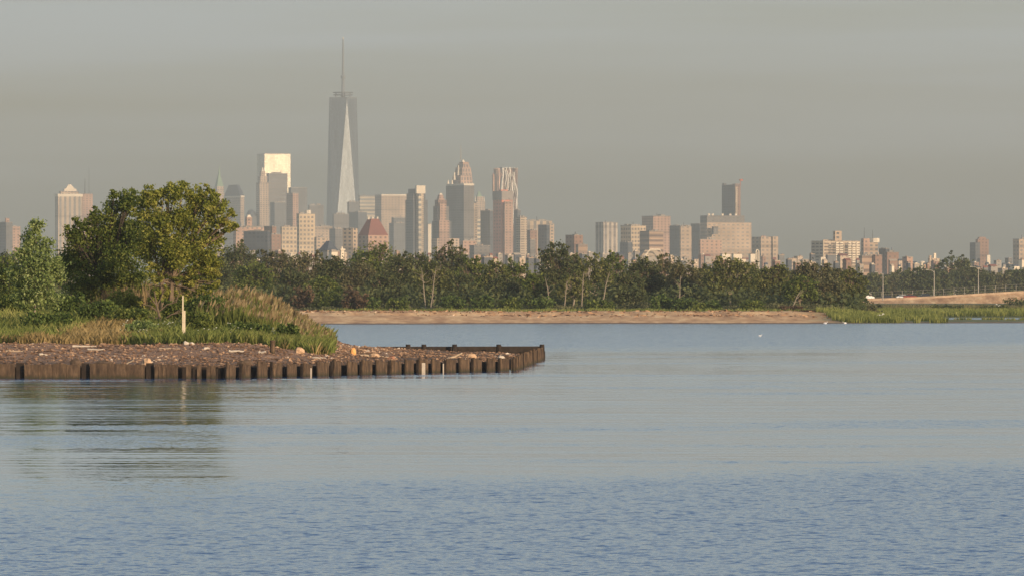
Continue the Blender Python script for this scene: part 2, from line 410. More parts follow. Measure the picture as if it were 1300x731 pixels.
L(nt, tc.outputs['Object'], mp.inputs[0]); L(nt, mp.outputs[0], n1.inputs['Vector'])
dirt = ramp(nt, n1.outputs[0], [(.3, (.10, .055, .035)), (.5, (.24, .14, .09)), (.7, (.42, .27, .18))])
low = mixc(nt, sstep(mathn(nt, 'MULTIPLY_ADD', n1.outputs[0], .5, geo.outputs[2]), .75, 1.3), (.075, .048, .032), dirt)
L(nt, mixc(nt, sstep(mathn(nt, 'MULTIPLY_ADD', n1.outputs[0], .3, geo.outputs[2]), 1.85, 2.1), low, (.09, .10, .035)), b.inputs['Base Color'])
b.inputs['Roughness'].default_value = .95
bp = N(nt, 'ShaderNodeBump'); bp.inputs['Strength'].default_value = .8; bp.inputs['Distance'].default_value = .15; L(nt, n1.outputs[0], bp.inputs['Height']); L(nt, bp.outputs[0], b.inputs['Normal'])
grid('shore_ground', np.arange(-75, 3.4, .3), np.arange(397.4, 545, .45), spit_h, 'rubble_soil')
def SH(x, y): return float(spit_h(np.array(float(x)), np.array(float(y))))

rng = np.random.default_rng(7)
def scatter_rocks(name, n, mat, smin, smax, xr, yr, ok, label=None, sink=.2, flat=.6):
    x = rng.uniform(*xr, n); y = rng.uniform(*yr, n); k = ok(x, y); x, y = x[k], y[k]; n = len(x)
    z = spit_h(x, y)
    s = smin+(smax-smin)*rng.random(n)**3.5*(.5+1.1*fbm(x*.5, y*.12, 44))
    base = np.array([[1, 0, 0], [0, 1, 0], [-1, 0, 0], [0, -1, 0], [0, 0, 1], [0, 0, -1]], float)
    fc = np.array([[0, 1, 4], [1, 2, 4], [2, 3, 4], [3, 0, 4], [1, 0, 5], [2, 1, 5], [3, 2, 5], [0, 3, 5]])
    V = base[None]*rng.uniform(.5, 1.1, (n, 6, 3))*s[:, None, None]*np.array([1.2, 1, flat])
    a = rng.uniform(0, 6.28, n); c, q = np.cos(a), np.sin(a)
    V = np.stack([V[..., 0]*c[:, None]-V[..., 1]*q[:, None], V[..., 0]*q[:, None]+V[..., 1]*c[:, None], V[..., 2]], -1)
    V = V+np.stack([x, y, z+s*sink], -1)[:, None]
    P = V[:, fc].reshape(-1, 3, 3)
    s_d = (y-wall_y(x)); t = np.repeat(np.clip(rng.random(n)**1.3*.70+.6*(fbm(x*.35, y*.07, 41)-.5)+.25*smooth(0, 22, s_d), 0, 1), 8)
    return tag(quads(name, P, t, mat, k=3), label, 'rubble', kind='stuff')
m, nt, b = newmat('rubble_stone')
at = N(nt, 'ShaderNodeAttribute'); at.attribute_name = 'tint'
L(nt, ramp(nt, at.outputs['Fac'], [(0, (.04, .026, .018)), (.3, (.13, .075, .045)), (.7, (.32, .19, .115)), (.95, (.54, .36, .23)), (1, (.78, .66, .54))]), b.inputs['Base Color'])
b.inputs['Roughness'].default_value = .9
scatter_rocks('rubble', 52000, 'rubble_stone', .03, .16, (-45, 2), (399, 505),
              lambda x, y: (spit_h(x, y) > .1) & (y < 441+np.where(x > -16, 70, 0)), 'brown brick and stone rubble covering the bank behind the timber seawall')

# --- seawall: timber panels, square posts and round piles
sw = empty('seawall', (-15, 398, 0)); tag(sw, 'low rotting brown timber and sheet pile seawall around the rubble spit', 'seawall')
def seg(x0, y0, x1, y1, zb, zt, th, name, mat, jit=0):
    mb = MB(); l = math.hypot(x1-x0, y1-y0); a = math.atan2(y1-y0, x1-x0)
    # panel made of upright boards with slightly uneven tops
    nb = max(1, int(l/(.21 if l < 1.5 else .75))); sag = rng.uniform(-1, 1)*jit
    for k in range(nb):
        t = (k+.5)/nb
        if rng.random() < .05: zt_k = zt-rng.uniform(.15, .4)
        else: zt_k = zt+sag*(t-.5)*2+rng.uniform(-jit, jit*.6)
        mb.box(x0+(x1-x0)*t+15, y0+(y1-y0)*t-398+rng.uniform(-.03, .03), zb, l/nb*(rng.uniform(.84, .95) if l < 1.5 else rng.uniform(.97, 1.0)), th, zt_k, a+rng.uniform(-.03, .03)*(l < 1.5))
    return mb.build(name, mat, sw)
# left run, px 0..275: long flat panels with square recessed posts
xw = lambda px: X(px, 398)
posts = [-140, -58, 25, 108, 190]
for i, p in enumerate(posts):
    nx = posts[i+1] if i+1 < len(posts) else 232
    seg(xw(p+6), 398, xw(nx-6), 398, -.6, .78, .16, 'panel', 'pile_wood', .05)
    mb = MB(); mb.box(xw(p)+15, .35, -.6, .42, .3, .84); mb.build('post', 'pile_dark', sw)
for a_, b_ in ((236, 243), (250, 256), (262, 274)):
    seg(xw(a_), 398, xw(b_), 398, -.6, .74, .16, 'panel', 'pile_wood', .06)
# dark sheets behind the panels, giving the joints their shade as colour
mb = MB(); mb.box(-19, .75, -.6, 36, .1, .62); mb.build('joint_shade_board', 'pile_dark', sw)
def run(pa, pb, n, tall=.86):
    (xa, ya), (xb, yb) = pa, pb; l = math.hypot(xb-xa, yb-ya); ux, uy = (xb-xa)/l, (yb-ya)/l; a = math.atan2(uy, ux)
    mb = MB(); mb.box((xa+xb)/2+15-uy*.55, (ya+yb)/2-398+ux*.55, -.6, l, .08, tall-.3, a); mb.build('joint_shade_board', 'pile_dark', sw)  # dark sheet stands in for shade between the panels
    st = l/n
    for k in range(n):
        t0 = st*k
        h = tall+rng.uniform(-.13, .03)
        wd = rng.uniform(.44, .68)
        seg(xa+ux*(t0+.12*st), ya+uy*(t0+.12*st), xa+ux*(t0+(.12+wd)*st), ya+uy*(t0+(.12+wd)*st), -.6, h-.05, .14, 'panel', 'pile_wood', .06)
        cx, cy = xa+ux*t0+uy*.12, ya+uy*t0-ux*.12
        mb = MB(); r = rng.uniform(.10, .14)
        tx_, ty_ = rng.uniform(-.07, .07, 2); mb.tube([(cx+15, cy-398, -.6), (cx+15+tx_, cy-398+ty_, h+rng.uniform(-.05, .07))], [r*1.08, r*.85], 9); mb.build('pile', 'pile_wood', sw, True)
        if k % 2 == 0:
            mb = MB(); mb.box(cx+15+ux*.86*st, cy-398+uy*.86*st+.1, -.6, .12, .12, h-.02, a); mb.build('post', 'pile_dark', sw)
run((-15.6, 398), (0, 437), 20)
run((0, 437), (2.14, 510), 26)
run((2.14, 510), (-9.5, 506.5), 12)
for px in (518, 538, 577, 633, 688):
    mb = MB(); d = 507; mb.cyl(X(px, d)+15, d-398, -.5, .2, 1.05, .17, 9); mb.build('pile', 'pile_dark', sw)
mb = MB(); mb.box(-3.7+15, 507.9-398, -.5, 11.7, .3, .9, math.atan2(3.5, 11.6)); mb.build('cap_beam', 'pile_dark', sw)

# --- loose things on the bank
def lump(name, px, d, sx, sy, sz, mat, label, cat, seed=1, lift=0, group=None):
    r = np.random.default_rng(seed); x = X(px, d); z = SH(x, d)
    bmh = bpy.data.meshes.new(name); V = []; Fc = []; n, mm = 9, 5
    for j in range(mm+1):
        th = math.pi*j/mm
        for i in range(n):
            ph = 2*math.pi*i/n; k = 1+r.uniform(-.22, .22)
            V.append((sx/2*k*math.sin(th)*math.cos(ph), sy/2*k*math.sin(th)*math.sin(ph), sz/2*k*math.cos(th)))
    for j in range(mm):
        for i in range(n): Fc.append((j*n+i, (j+1)*n+i, (j+1)*n+(i+1) % n, j*n+(i+1) % n))
    bmh.from_pydata(V, [], Fc); bmh.materials.append(M[mat])
    o = bpy.data.objects.new(name, bmh); COL.objects.link(o); o.location = (x, d, z+sz*.3+lift)
    return tag(o, label, cat, group)
def log(px, d, length, r, ang, mat, label, tilt=0, cat='driftwood', name='driftwood_log', h=0):
    x = X(px, d); z = SH(x, d)+r*.8+h; mb = MB()
    n = 6; rr = np.random.default_rng(int(px*7+d))
    pts = [(length*(k/n-.5)*math.cos(ang), length*(k/n-.5)*math.sin(ang), length*(k/n-.5)*math.tan(tilt)+rr.uniform(-1, 1)*r*.5) for k in range(n+1)]
    mb.tube(pts, [r*(1-.5*k/n) for k in range(n+1)], 7)
    o = mb.build(name, mat, loc=(x, d, z), smooth=True); return tag(o, label, cat)
# white marker post, two boards
d = 441; x = X(233.5, d); zb = SH(x, d)-.2
p = empty('marker_post', (x, d, zb)); tag(p, 'tall pale wooden marker post of two boards standing at the grass edge', 'post')
mb = MB(); mb.box(-.06, 0, 0, .10, .08, Z(375, d)-zb, 0, .8, 1); mb.build('tall_board', 'white_wood', p)
mb = MB(); mb.box(.04, .02, 0, .10, .09, Z(394, d)-zb); mb.build('short_board', 'white_wood', p)
# thin white stakes, and one added board standing in for water through a gap
for px, d, y0, y1, lab in ((397, 411, 466, 479, 'short white stake in the seawall below the dark pile stump'), (538, 424.5, 460, 475, 'wide pale board standing in for water seen through a seawall gap'), (563, 427, 461, 474, 'thin pale stake in the seawall just right of the wide pale board')):
    mb = MB(); wdt = .2 if px == 538 else .07
    z0 = -.3; mb.box(0, 0, 0, wdt, .06, Z(y0, d)-z0); dd = float(wall_y(np.array(X(px, d))))-.3
    tag(mb.build('stake', 'shell_white', loc=(X(px, d), dd, z0)), lab, 'stake')
# pile stump
d = 428; x = X(346, d); z = SH(x, d)
mb = MB(); mb.cyl(0, 0, -.3, .16, .72, .15, 9); mb.cyl(0, 0, .72, .19, .80, .16, 9)
tag(mb.build('pile_stump', 'pile_wood', loc=(x, d, z)), 'dark weathered pile stump standing upright alone in the rubble', 'post')
lump('boulder', 380, 433, .6, .5, .5, 'stone_tan', 'tan boulder at the grass edge right of the pile stump', 'boulder', 3)
lump('stone', 187, 406, .6, .5, .5, 'stone_tan', 'pale tan stone block at the top of the seawall beside a dark gap', 'stone', 4)
lump('rusty_drum', 448, 446, .36, .3, .5, 'rust_orange', 'small bright orange lump on the crest of the rubble', 'debris', 5)
lump('stone', 236, 434, .35, .3, .25, 'shell_white', 'small white stone at the foot of the marker post', 'stone', 6)
lump('stone', 243, 434, .35, .3, .22, 'shell_white', 'small white stone just right of the one at the marker post', 'stone', 7)
lump('clump', 96, 404, .75, .6, .55, 'drift_dark', 'dark root mass above the left part of the seawall', 'debris', 8)
lump('clump', 133, 404, 1.1, .6, .4, 'drift_dark', 'low wide dark root mass near the second gap of the seawall', 'debris', 9)
lump('clump', 312, 405, .9, .5, .4, 'drift_dark', 'dark sunken root mass below the pile stump', 'debris', 10)
lump('clump', 515, 446, .6, .4, .3, 'drift_dark', 'dark heap where the rubble meets the outer seawall', 'debris', 11)
lump('stone', 497, 440, .5, .4, .3, 'stone_red', 'reddish stone on the narrow end of the rubble', 'stone', 12)
lump('stone', 475, 440, .6, .4, .3, 'stone_tan', 'tan stone on the crest right of the orange lump', 'stone', 13)
lump('stone', 636, 463, .45, .4, .45, 'shell_white', 'pale blue grey stone inside the tip of the seawall', 'stone', 14)
lump('stone', 598, 455, .7, .4, .4, 'stone_tan', 'tan slab leaning inside the outer seawall', 'stone', 15)
log(107, 430, 1.4, .07, .1, 'shell_white', 'long white bleached log lying high on the rubble at left')
log(122, 426, 1.0, .06, -.15, 'shell_white', 'white bleached branch lying just below the long white log')
log(55, 419, .5, .07, .4, 'shell_white', 'short white piece of driftwood at far left of the rubble')
log(215, 428, 1.2, .05, .05, 'drift', 'thin tan branch lying left of the marker post')
log(300, 423, .9, .07, .2, 'shell_white', 'pale branch lying left of the pile stump')
log(262, 425, .4, .09, .6, 'shell_white', 'stubby white piece of driftwood below the marker post')
log(333, 424, .45, .09, -.4, 'shell_white', 'stubby white driftwood right beside the pile stump')
log(160, 407, .9, .05, .3, 'drift', 'tan curved branch near the seawall top', .5)
log(480, 442, 2.2, .08, .15, 'drift', 'long tan plank on the crest behind the seawall', -.05)
log(462, 450, 1.6, .07, -.1, 'drift_dark', 'dark branch lying along the crest of the rubble')
log(577, 452, 1.0, .09, .3, 'drift', 'tan log propped inside the seawall near the tip', .35)
log(405, 428, .8, .06, -.2, 'shell_white', 'pale branch on the rubble below the reeds')
log(20, 424, 1.1, .05, .1, 'drift', 'tan branch at the left edge of the rubble bank')

# --- grass, reeds, flowers
def blades(name, n, mat, hmin, hmax, wid, xr, yr, ok, hf=SH, label=None, cat='grass', lean=.35, kind='stuff', tap=None):
    x = rng.uniform(*xr, n); y = rng.uniform(*yr, n); k = ok(x, y); x, y = x[k], y[k]; n = len(x)
    z = hf(x, y); h = rng.uniform(hmin, hmax, n)*(tap(x, y) if tap else 1)*(.55+.9*fbm(x*.7, y*.22, 17)); a = rng.uniform(0, 6.28, n)
    lx = rng.normal(0, lean, n)*h; ly = rng.normal(0, lean, n)*h
    dx, dy = np.cos(a)*wid/2, np.sin(a)*wid/2
    b0 = np.stack([x-dx, y-dy, z-.05], -1); b1 = np.stack([x+dx, y+dy, z-.05], -1)
    m0 = np.stack([x+dx*.8+lx*.4, y+dy*.8+ly*.4, z+h*.6], -1); tp = np.stack([x+lx, y+ly, z+h], -1)
    P = np.stack([b0, b1, m0, tp], 1)
    t = .5+.8*(fbm(x*.35, y*.12, 21)-.5)+rng.normal(0, .16, n)
    return tag(quads(name, P, t, mat), label, cat, kind=kind), (x, y, z, h, lx, ly)
edge = lambda x: 436+7*(fbm(x*.25, x*0+3., 4)-.5)
def land(x, y): return (y > edge(x)) & (x < -.0247*y+.25*np.sin(y)) & (y < 528)
dry = lambda x, y: fbm(x*.22, y*.06, 31)-.27+.37*np.exp(-((x+25.5)/2.6)**2)-.1*(x > -19)+.1*(y < 441)
blades('meadow_grass', 110000, 'grass_green', .3, .8, .055, (-44, -9), (433, 528), lambda x, y: land(x, y) & ((dry(x, y) < .58) | (y > 462)), spit_h, 'green meadow grass covering the bank behind the rubble')
blades('dry_grass', 42000, 'grass_dry', .3, .7, .06, (-44, -9), (435, 462), lambda x, y: land(x, y) & (dry(x, y) > .53), spit_h, 'patches of straw coloured dry grass along the rubble edge')
reedok = lambda x, y: land(x, y) & (x > -19.5) & (y > 452)
def reed_h(x, y): return spit_h(x, y)
rh = lambda x: 1
o, (x, y, z, h, lx, ly) = blades('reeds', 42000, 'reed_leaf', 1.0, 1.65, .05, (-20.5, -9.5), (450, 515), lambda x, y: reedok(x, y) & (x < 0), reed_h, 'tall green and tan reeds massed on the mound above the spit', 'reeds', .12, tap=lambda x, y: .25+.75*smooth(-.0247*y, -.0247*y-6.0, x))
# plumes on the reeds
k = rng.random(len(x)) < .085; x, y, z, h, lx, ly = [q[k] for q in (x, y, z, h, lx, ly)]; n = len(x)
tp = np.stack([x+lx, y+ly, z+h], -1); u = np.stack([rng.normal(.1, .05, n), rng.normal(0, .05, n), rng.uniform(.2, .42, n)], -1)
wv = np.stack([np.full(n, .06), rng.normal(0, .03, n), np.zeros(n)], -1)
P = np.stack([tp-u*.3, tp+u*.3+wv, tp+u, tp+u*.3-wv], 1)
tag(quads('reed_plumes', P, rng.random(n), 'reed_plume'), 'feathery brown seed plumes standing on top of the reed mass', 'reeds', kind='stuff')
blades('marsh_reeds', 16000, 'reed_leaf', .35, .8, .06, (-17, -9.2), (438, 470), lambda x, y: land(x, y) & (x > -16.5), spit_h, 'shorter yellow green reeds fringing the right end of the grass bank', 'reeds', .15)
blades('brown_reeds', 5000, 'reed_plume', 1.6, 2.3, .06, (-27, -21), (478, 505), lambda x, y: land(x, y), spit_h, 'brown dead reeds standing behind the bushes between the two trees', 'reeds', .1)
def flowers(n, xr, yr, seed):
    P = []
    x = rng.uniform(*xr, n); y = rng.uniform(*yr, n); z = spit_h(x, y)+rng.uniform(.3, .8, n)
    kk = fbm(x*.6, y*.2, seed) > .58; kk &= x < -.0247*y-.8; x, y, z = x[kk], y[kk], z[kk]; n = len(x)
    s = .055
    c = np.stack([x, y, z], -1)
    return np.stack([c+np.array([-s, 0, 0]), c+np.array([0, -s*.6, -s*.5]), c+np.array([s, 0, 0]), c+np.array([0, s*.6, s*.6])], 1)
P = np.concatenate([flowers(330, (-24, -18), (438, 458), 3), flowers(260, (-17.5, -12), (438, 456), 5)])
tag(quads('wildflowers', P, rng.random(len(P)), 'flower_white'), 'small white wildflowers dotting the grass near the rubble', 'flowers', kind='stuff')

# ------------------------------------------------------------------ trees
def tree(name, px, d, base_z, blobs_px, n, size, mat, bark, label, cat='tree', trunk_r=.16, seed=1, group=None, depth=.8, clump=.32, stems=1, per=14, trunk_px=None, limb_top=.9, inner=.35):
    """blobs_px: (px, py, rx_px, ry_px) boughs seen in the photo, placed at distance d"""
    r = np.random.default_rng(seed); x0 = X(px, d); k = d/F
    root = empty(name, (x0, d, base_z)); tag(root, label, cat, group)
    bl = []
    for (bx, by, rx, ry) in blobs_px:
        ry_m = ry*k; rx_m = rx*k
        bl.append((X(bx, d)-x0, r.uniform(-.4, .4)*rx_m*2*depth, Z(by, d)-base_z, rx_m, rx_m*depth, ry_m))
    P, t = leaf_cloud(bl, n, size, r, clump, per, inner=inner)
    hi = P[..., 2].min(axis=1) > .05; P, t = P[hi], t[hi]
    quads('crown', P, t, mat, root)
    mb = MB()
    for q in range(stems):
        tx = (trunk_px-px)*k if trunk_px else 0
        sx = tx+(q-(stems-1)/2)*trunk_r*3
        top = max(b[2]+b[5]*.2 for b in bl); fork = top*r.uniform(.22, .34)
        f = (sx*1.2+r.uniform(-.15, .15), 0, fork)
        mb.tube([(sx, 0, -.25), (sx*1.05, 0, fork*.5), f], [trunk_r*1.15, trunk_r, trunk_r*.85], 7)
        for i, b in enumerate(bl):
            if stems > 1 and i % stems != q: continue
            e = Vector((b[0], b[1], b[2]+b[5]*.3*limb_top)); a = Vector(f)
            mid = a.lerp(e, .5)+Vector((r.uniform(-.2, .2), 0, r.uniform(-.1, .25)))*trunk_r*4
            mb.tube([a, mid, e], [trunk_r*.62, trunk_r*.38, trunk_r*.1], 5)
            for g in range(3):
                e2 = Vector((b[0]+r.uniform(-.8, .8)*b[3], b[1]+r.uniform(-.8, .8)*b[4], b[2]+r.uniform(-.2, .9)*b[5]))
                s2 = a.lerp(e, r.uniform(.4, .8)) if r.random() < .5 else mid
                mb.tube([s2, s2.lerp(e2, .5)+Vector((0, 0, .1*trunk_r)), e2], [trunk_r*.28, trunk_r*.18, trunk_r*.05], 4)
    mb.build('trunk', bark, root, True)
    return root

# near trees on the spit
GZ = lambda px, d: SH(X(px, d), d)-.05
tree('spreading_tree', 218, 470, GZ(218, 470),
     [(222, 246, 16, 15), (195, 250, 16, 14), (245, 250, 15, 14), (262, 255, 16, 14), (276, 268, 17, 14), (285, 286, 15, 10), (240, 280, 28, 22), (205, 285, 24, 22),
      (190, 315, 20, 20), (225, 320, 24, 22), (255, 315, 22, 20), (262, 338, 16, 14), (200, 345, 18, 14), (238, 352, 20, 14), (180, 268, 14, 16), (272, 300, 16, 12), (254, 372, 12, 10), (214, 236, 7, 7), (263, 240, 7, 6), (294, 272, 6, 6), (299, 288, 5, 4), (232, 236, 6, 6), (284, 258, 6, 6), (276, 345, 9, 6), (238, 374, 17, 12), (206, 372, 16, 12), (268, 362, 12, 10), (188, 382, 12, 8)],
     33000, .112, 'leaf_olive', 'bark', 'large sunlit olive green tree spreading over the spit behind the marker post', trunk_r=.17, seed=3, stems=2, clump=.22, per=40, trunk_px=212)
tree('spreading_tree', 130, 482, GZ(130, 482),
     [(150, 262, 18, 16), (165, 255, 14, 16), (128, 285, 20, 16), (105, 298, 18, 15), (90, 305, 14, 12), (150, 300, 26, 24), (115, 325, 28, 22), (92, 335, 20, 20), (155, 335, 28, 24), (130, 355, 28, 16), (170, 358, 22, 16), (178, 300, 16, 22), (100, 358, 20, 14), (145, 248, 7, 7), (168, 243, 7, 7), (120, 270, 8, 7), (82, 292, 7, 6), (97, 282, 7, 6), (112, 374, 18, 10), (150, 378, 18, 10)],
     34000, .112, 'leaf_mid', 'bark_dark', 'large dark green tree merging into the left side of the olive tree', trunk_r=.2, seed=9, clump=.24, per=40)
tree('poplar_sapling', 44, 455, GZ(44, 455),
     [(46, 288, 9, 10), (40, 305, 14, 14), (58, 312, 12, 12), (30, 325, 14, 14), (48, 335, 20, 16), (70, 340, 12, 12), (28, 352, 18, 15), (50, 362, 24, 16), (35, 380, 20, 13), (62, 380, 16, 12), (75, 355, 8, 8), (18, 345, 8, 8)],
     11000, .11, 'leaf_silver', 'bark_pale', 'young silvery leaved poplar in front of the dark tree at far left', trunk_r=.07, seed=5, clump=.28, per=12)
def shrub(px, py, rx, ry, d, mat, label, n, size, hf, seed, group=None, name='shrub', bark='bark_dark'):
    x = X(px, d); z = float(hf(np.array(x), np.array(float(d)))) - .05
    k = d/F; r = np.random.default_rng(seed)
    root = empty(name, (x, d, z)); tag(root, label, 'bush', group)
    top = Z(py-ry, d)-z; bl = []
    m_ = 4
    for i in range(m_):
        f = (i+.5)/m_
        bl.append(((f-.5)*1.5*rx*k, r.uniform(-.3, .3)*rx*k, top*r.uniform(.4, .55), rx*k*.45, rx*k*.4, top*r.uniform(.38, .5)))
    P, t = leaf_cloud(bl, n, size, r, .3, 12); P[..., 2] = np.maximum(P[..., 2], .02)
    quads('foliage', P, t, mat, root)
    mb = MB()
    for b in bl: mb.tube([(b[0]*.3, 0, -.1), (b[0]*.8, b[1], b[2]*.6), (b[0], b[1], b[2]+b[5]*.5)], [top*.02, top*.014, top*.005], 4)
    mb.build('stem', bark, root)
    return root
for i, (px, py, rx, ry, d, mat, lab) in enumerate([
    (8, 355, 22, 40, 500, 'leaf_mid', 'dark bush at the left frame edge behind the silvery poplar'),
    (18, 385, 26, 16, 470, 'leaf_mid', 'low dark bush at the foot of the poplar on its left'),
    (88, 383, 22, 14, 468, 'leaf_shrub', 'green bush between the poplar and the dark tree trunk'),
    (118, 372, 30, 18, 492, 'leaf_dull', 'brownish bush under the crown of the dark tree'),
    (125, 392, 24, 14, 462, 'leaf_shrub', 'bright green low bush under the dark tree'),
    (160, 385, 22, 20, 474, 'leaf_olive', 'yellowish bush under the join of the two big trees'),
    (165, 400, 26, 12, 458, 'leaf_mid', 'dark green low bush left of the dead branches'),
    (222, 393, 16, 16, 462, 'leaf_mid', 'dark bush right behind the marker post on its left'),
    (262, 392, 24, 22, 456, 'leaf_shrub', 'leafy green bush to the right of the marker post'),
    (250, 405, 18, 12, 449, 'leaf_mid', 'small dark green bush at the right foot of the marker post'),
    (178, 420, 22, 14, 446, 'leaf_silver', 'pale green weedy bush left of the marker post'),
    (365, 420, 14, 11, 446, 'leaf_shrub', 'green clump of weeds at the grass edge below the reeds'),
    (315, 420, 26, 10, 446, 'leaf_shrub', 'wide low green clump of weeds left of the pile stump'),
    (60, 404, 30, 10, 452, 'leaf_shrub', 'wide low green clump in front of the poplar'),
    ]):
    shrub(px, py, rx, ry, d, mat, lab, 2600, .12, spit_h, 50+i)
# dead branches in front of the tree
mb = MB(); r = np.random.default_rng(4); d = 461; x0 = X(205, d)
mb.tube([(0, 0, -.2), (-.12, 0, .6), (-.3, 0, 1.3), (-.45, .1, 2.2)], [.09, .08, .06, .03], 6)
for a, b_ in (((-.2, 0, .9), (-1.2, 0, 1.35)), ((-.2, 0, .9), (.9, 0, 1.5)), ((-.3, 0, 1.3), (-1.0, 0, 2.3)), ((-.3, 0, 1.3), (.2, 0, 2.4)), ((-.05, 0, .3), (1.3, 0, .9)), ((-.1, 0, .5), (-1.6, 0, .55)), ((.9, 0, 1.5), (1.2, 0, 2.2))):
    a, b_ = Vector(a), Vector(b_); mid = a.lerp(b_, .5)+Vector((0, 0, r.uniform(-.12, .2)))
    mb.tube([a, mid, b_], [.045, .035, .012], 5)
    for g in range(4):
        e = b_+Vector((r.uniform(-.5, .5), r.uniform(-.2, .2), r.uniform(-.1, .6))); mb.tube([mid.lerp(b_, r.random()), e], [.018, .006], 4)
o = mb.build('dead_shrub', 'bark', loc=(x0, d, GZ(205, d)), smooth=True); tag(o, 'bare pale grey dead branches under the olive tree left of the marker post', 'dead shrub')

# ------------------------------------------------------------------ the skyline
facade('f_tan', (.60, .45, .33), (.09, .09, .10), 6, 4, .5, .5)
facade('f_tan_stripe', (.62, .48, .35), (.16, .15, .15), 9, 4, .45, 1)
facade('f_cream_grid', (.70, .54, .37), (.14, .12, .11), 5.2, 5.6, .55, .5)
facade('f_balcony', (.60, .48, .36), (.16, .12, .10), 7.5, 3.1, .72, .42)
facade('f_white_v', (.60, .52, .44), (.22, .20, .20), 7.5, 4, .5, .96)
facade('f_white_h', (.74, .62, .46), (.16, .17, .18), 500, 7.5, 1, .5)
facade('f_pink', (.56, .36, .27), (.15, .10, .09), 6, 4, .4, .5)
facade('f_brick', (.33, .20, .15), (.12, .08, .07), 5, 4, .4, .45)
facade('f_brick_band', (.50, .34, .24), (.15, .10, .08), 400, 6, 1, .45)
facade('f_grey', (.22, .20, .19), (.10, .10, .11), 6, 4, .5, .5)
facade('f_slate', (.08, .09, .11), (.06, .07, .09), 5, 4, .6, .6, .5, .25)
facade('f_dark_band', (.20, .18, .17), (.08, .08, .09), 400, 8, 1, .5, .6, .3)
facade('f_glass_dark', (.10, .12, .16), (.05, .07, .10), 4.5, 4, .75, .75, .45, .2)
facade('f_beige', (.54, .40, .29), (.20, .17, .15), 7, 5, .5, .42)
facade('f_glass_pale', (.66, .58, .46), (.56, .49, .37), 4, 4, .8, .8, .45, .42, .4)
facade('f_wtc', (.225, .232, .235), (.155, .178, .20), 1.5, 4, .9, .85, .47, .45, .62, .05)
facade('f_wtc_base', (.30, .30, .30), (.20, .22, .24), 3, 6, .7, .7, .5, .35, .3)
facade('f_net', (.34, .29, .26), (.26, .22, .20), 8, 8, .5, .5)
facade('f_red_frame', (.66, .24, .15), (.36, .15, .11), 10, 5, .5, .45)
facade('f_ripple', (.50, .33, .26), (.26, .17, .14), 400, 4, 1, .35, .32, .3, .75)
facade('f_scaffold', (.62, .42, .32), (.10, .09, .10), 5.5, 7, .5, .7)
facade('f_low', (.64, .50, .38), (.18, .14, .12), 4, 3.4, .35, .4)
facade('f_low_red', (.34, .21, .16), (.14, .10, .09), 4, 3.4, .35, .4)
facade('f_low_grey', (.40, .36, .32), (.15, .13, .12), 5, 3.6, .4, .4)

LAND = []      # (px, short phrase) for neighbours' labels
class Bld:
    """a building: blocks measured in the photo (left edge, near corner, right edge, top) set down at distance D"""
    def __init__(s, name, D, th, label, short, px, cat='tower', group=None):
        s.D = D; s.th = R(th); s.k = D/F; s.px = px
        s.root = empty(name, (X(px, D), D, 0.7), s.th); tag(s.root, label, cat, group)
        s.name = name
        if short: LAND.append((px, short))
        s.first = None
    def geom(s, x0, xc, x1, fy=0, ratio=.7):
        c, q = math.cos(s.th), math.sin(s.th); k = s.k
        if xc is None:
            wd = (x1-x0)*k/(c+ratio*q); dp = ratio*wd
        else:
            wd = (x1-xc)*k/c; dp = (xc-x0)*k/q
        # centre in local coordinates; x of the silhouette centre, local y offset fy (toward the viewer is negative)
        cxw = ((x0+x1)/2-s.px)*k
        # the silhouette's middle equals the box centre's world x
        lx = cxw/c + fy*math.tan(s.th) if abs(c) > .1 else cxw
        return lx, fy, wd, dp
    def z(s, py): return Z(py, s.D)-.7
    def block(s, part, x0, xc, x1, yt, mat, yb=None, fy=0, ratio=.7, tx=1, ty=1, cap=True):
        lx, ly, wd, dp = s.geom(x0, xc, x1, fy, ratio); z0 = 0 if yb is None else s.z(yb)
        mb = MB(); mb.box(lx, ly, z0, wd, dp, s.z(yt), 0, tx, ty, cap); o = mb.build(part, mat, s.root)
        return o, (lx, ly, wd, dp, s.z(yt))
    def roof(s, g, n=2, seed=0, mat='f_low_grey', hpx=2.5):
        r = random.Random(seed+int(s.px)); lx, ly, wd, dp, zt = g
        for i in range(n):
            if i == 0 and wd > 14*s.k: mt = MB(); mt.cyl(lx+r.uniform(-.3, .3)*wd, ly, zt, .8, zt+hpx*s.k*r.uniform(1.5, 2.6), .4, 6); mt.build('aerial', 'dark_metal', s.root)
            if r.random() < .5: mt = MB(); mt.cyl(lx+r.uniform(-.35, .35)*wd, ly-dp*.2, zt, 1.1*s.k, zt+hpx*s.k*.8, 1.1*s.k, 8); mt.build('water_tank', 'f_tan', s.root)
            mb = MB(); a = wd*r.uniform(.14, .3); x = lx+r.uniform(-.32, .32)*wd
            mb.box(x, ly+r.uniform(-.2, .2)*dp, zt, a, dp*.3, zt+hpx*s.k*r.uniform(.5, 1)); mb.build('roof_bulkhead', mat, s.root)
    def mast(s, px, y0, y1, r, mat='dark_metal', part='mast', fy=0, r1=None):
        mb = MB(); mb.cyl((px-s.px)*s.k/math.cos(s.th)+fy*math.tan(s.th), fy, s.z(y0), r, s.z(y1), r1 or r*.4, 8)
        return mb.build(part, mat, s.root)
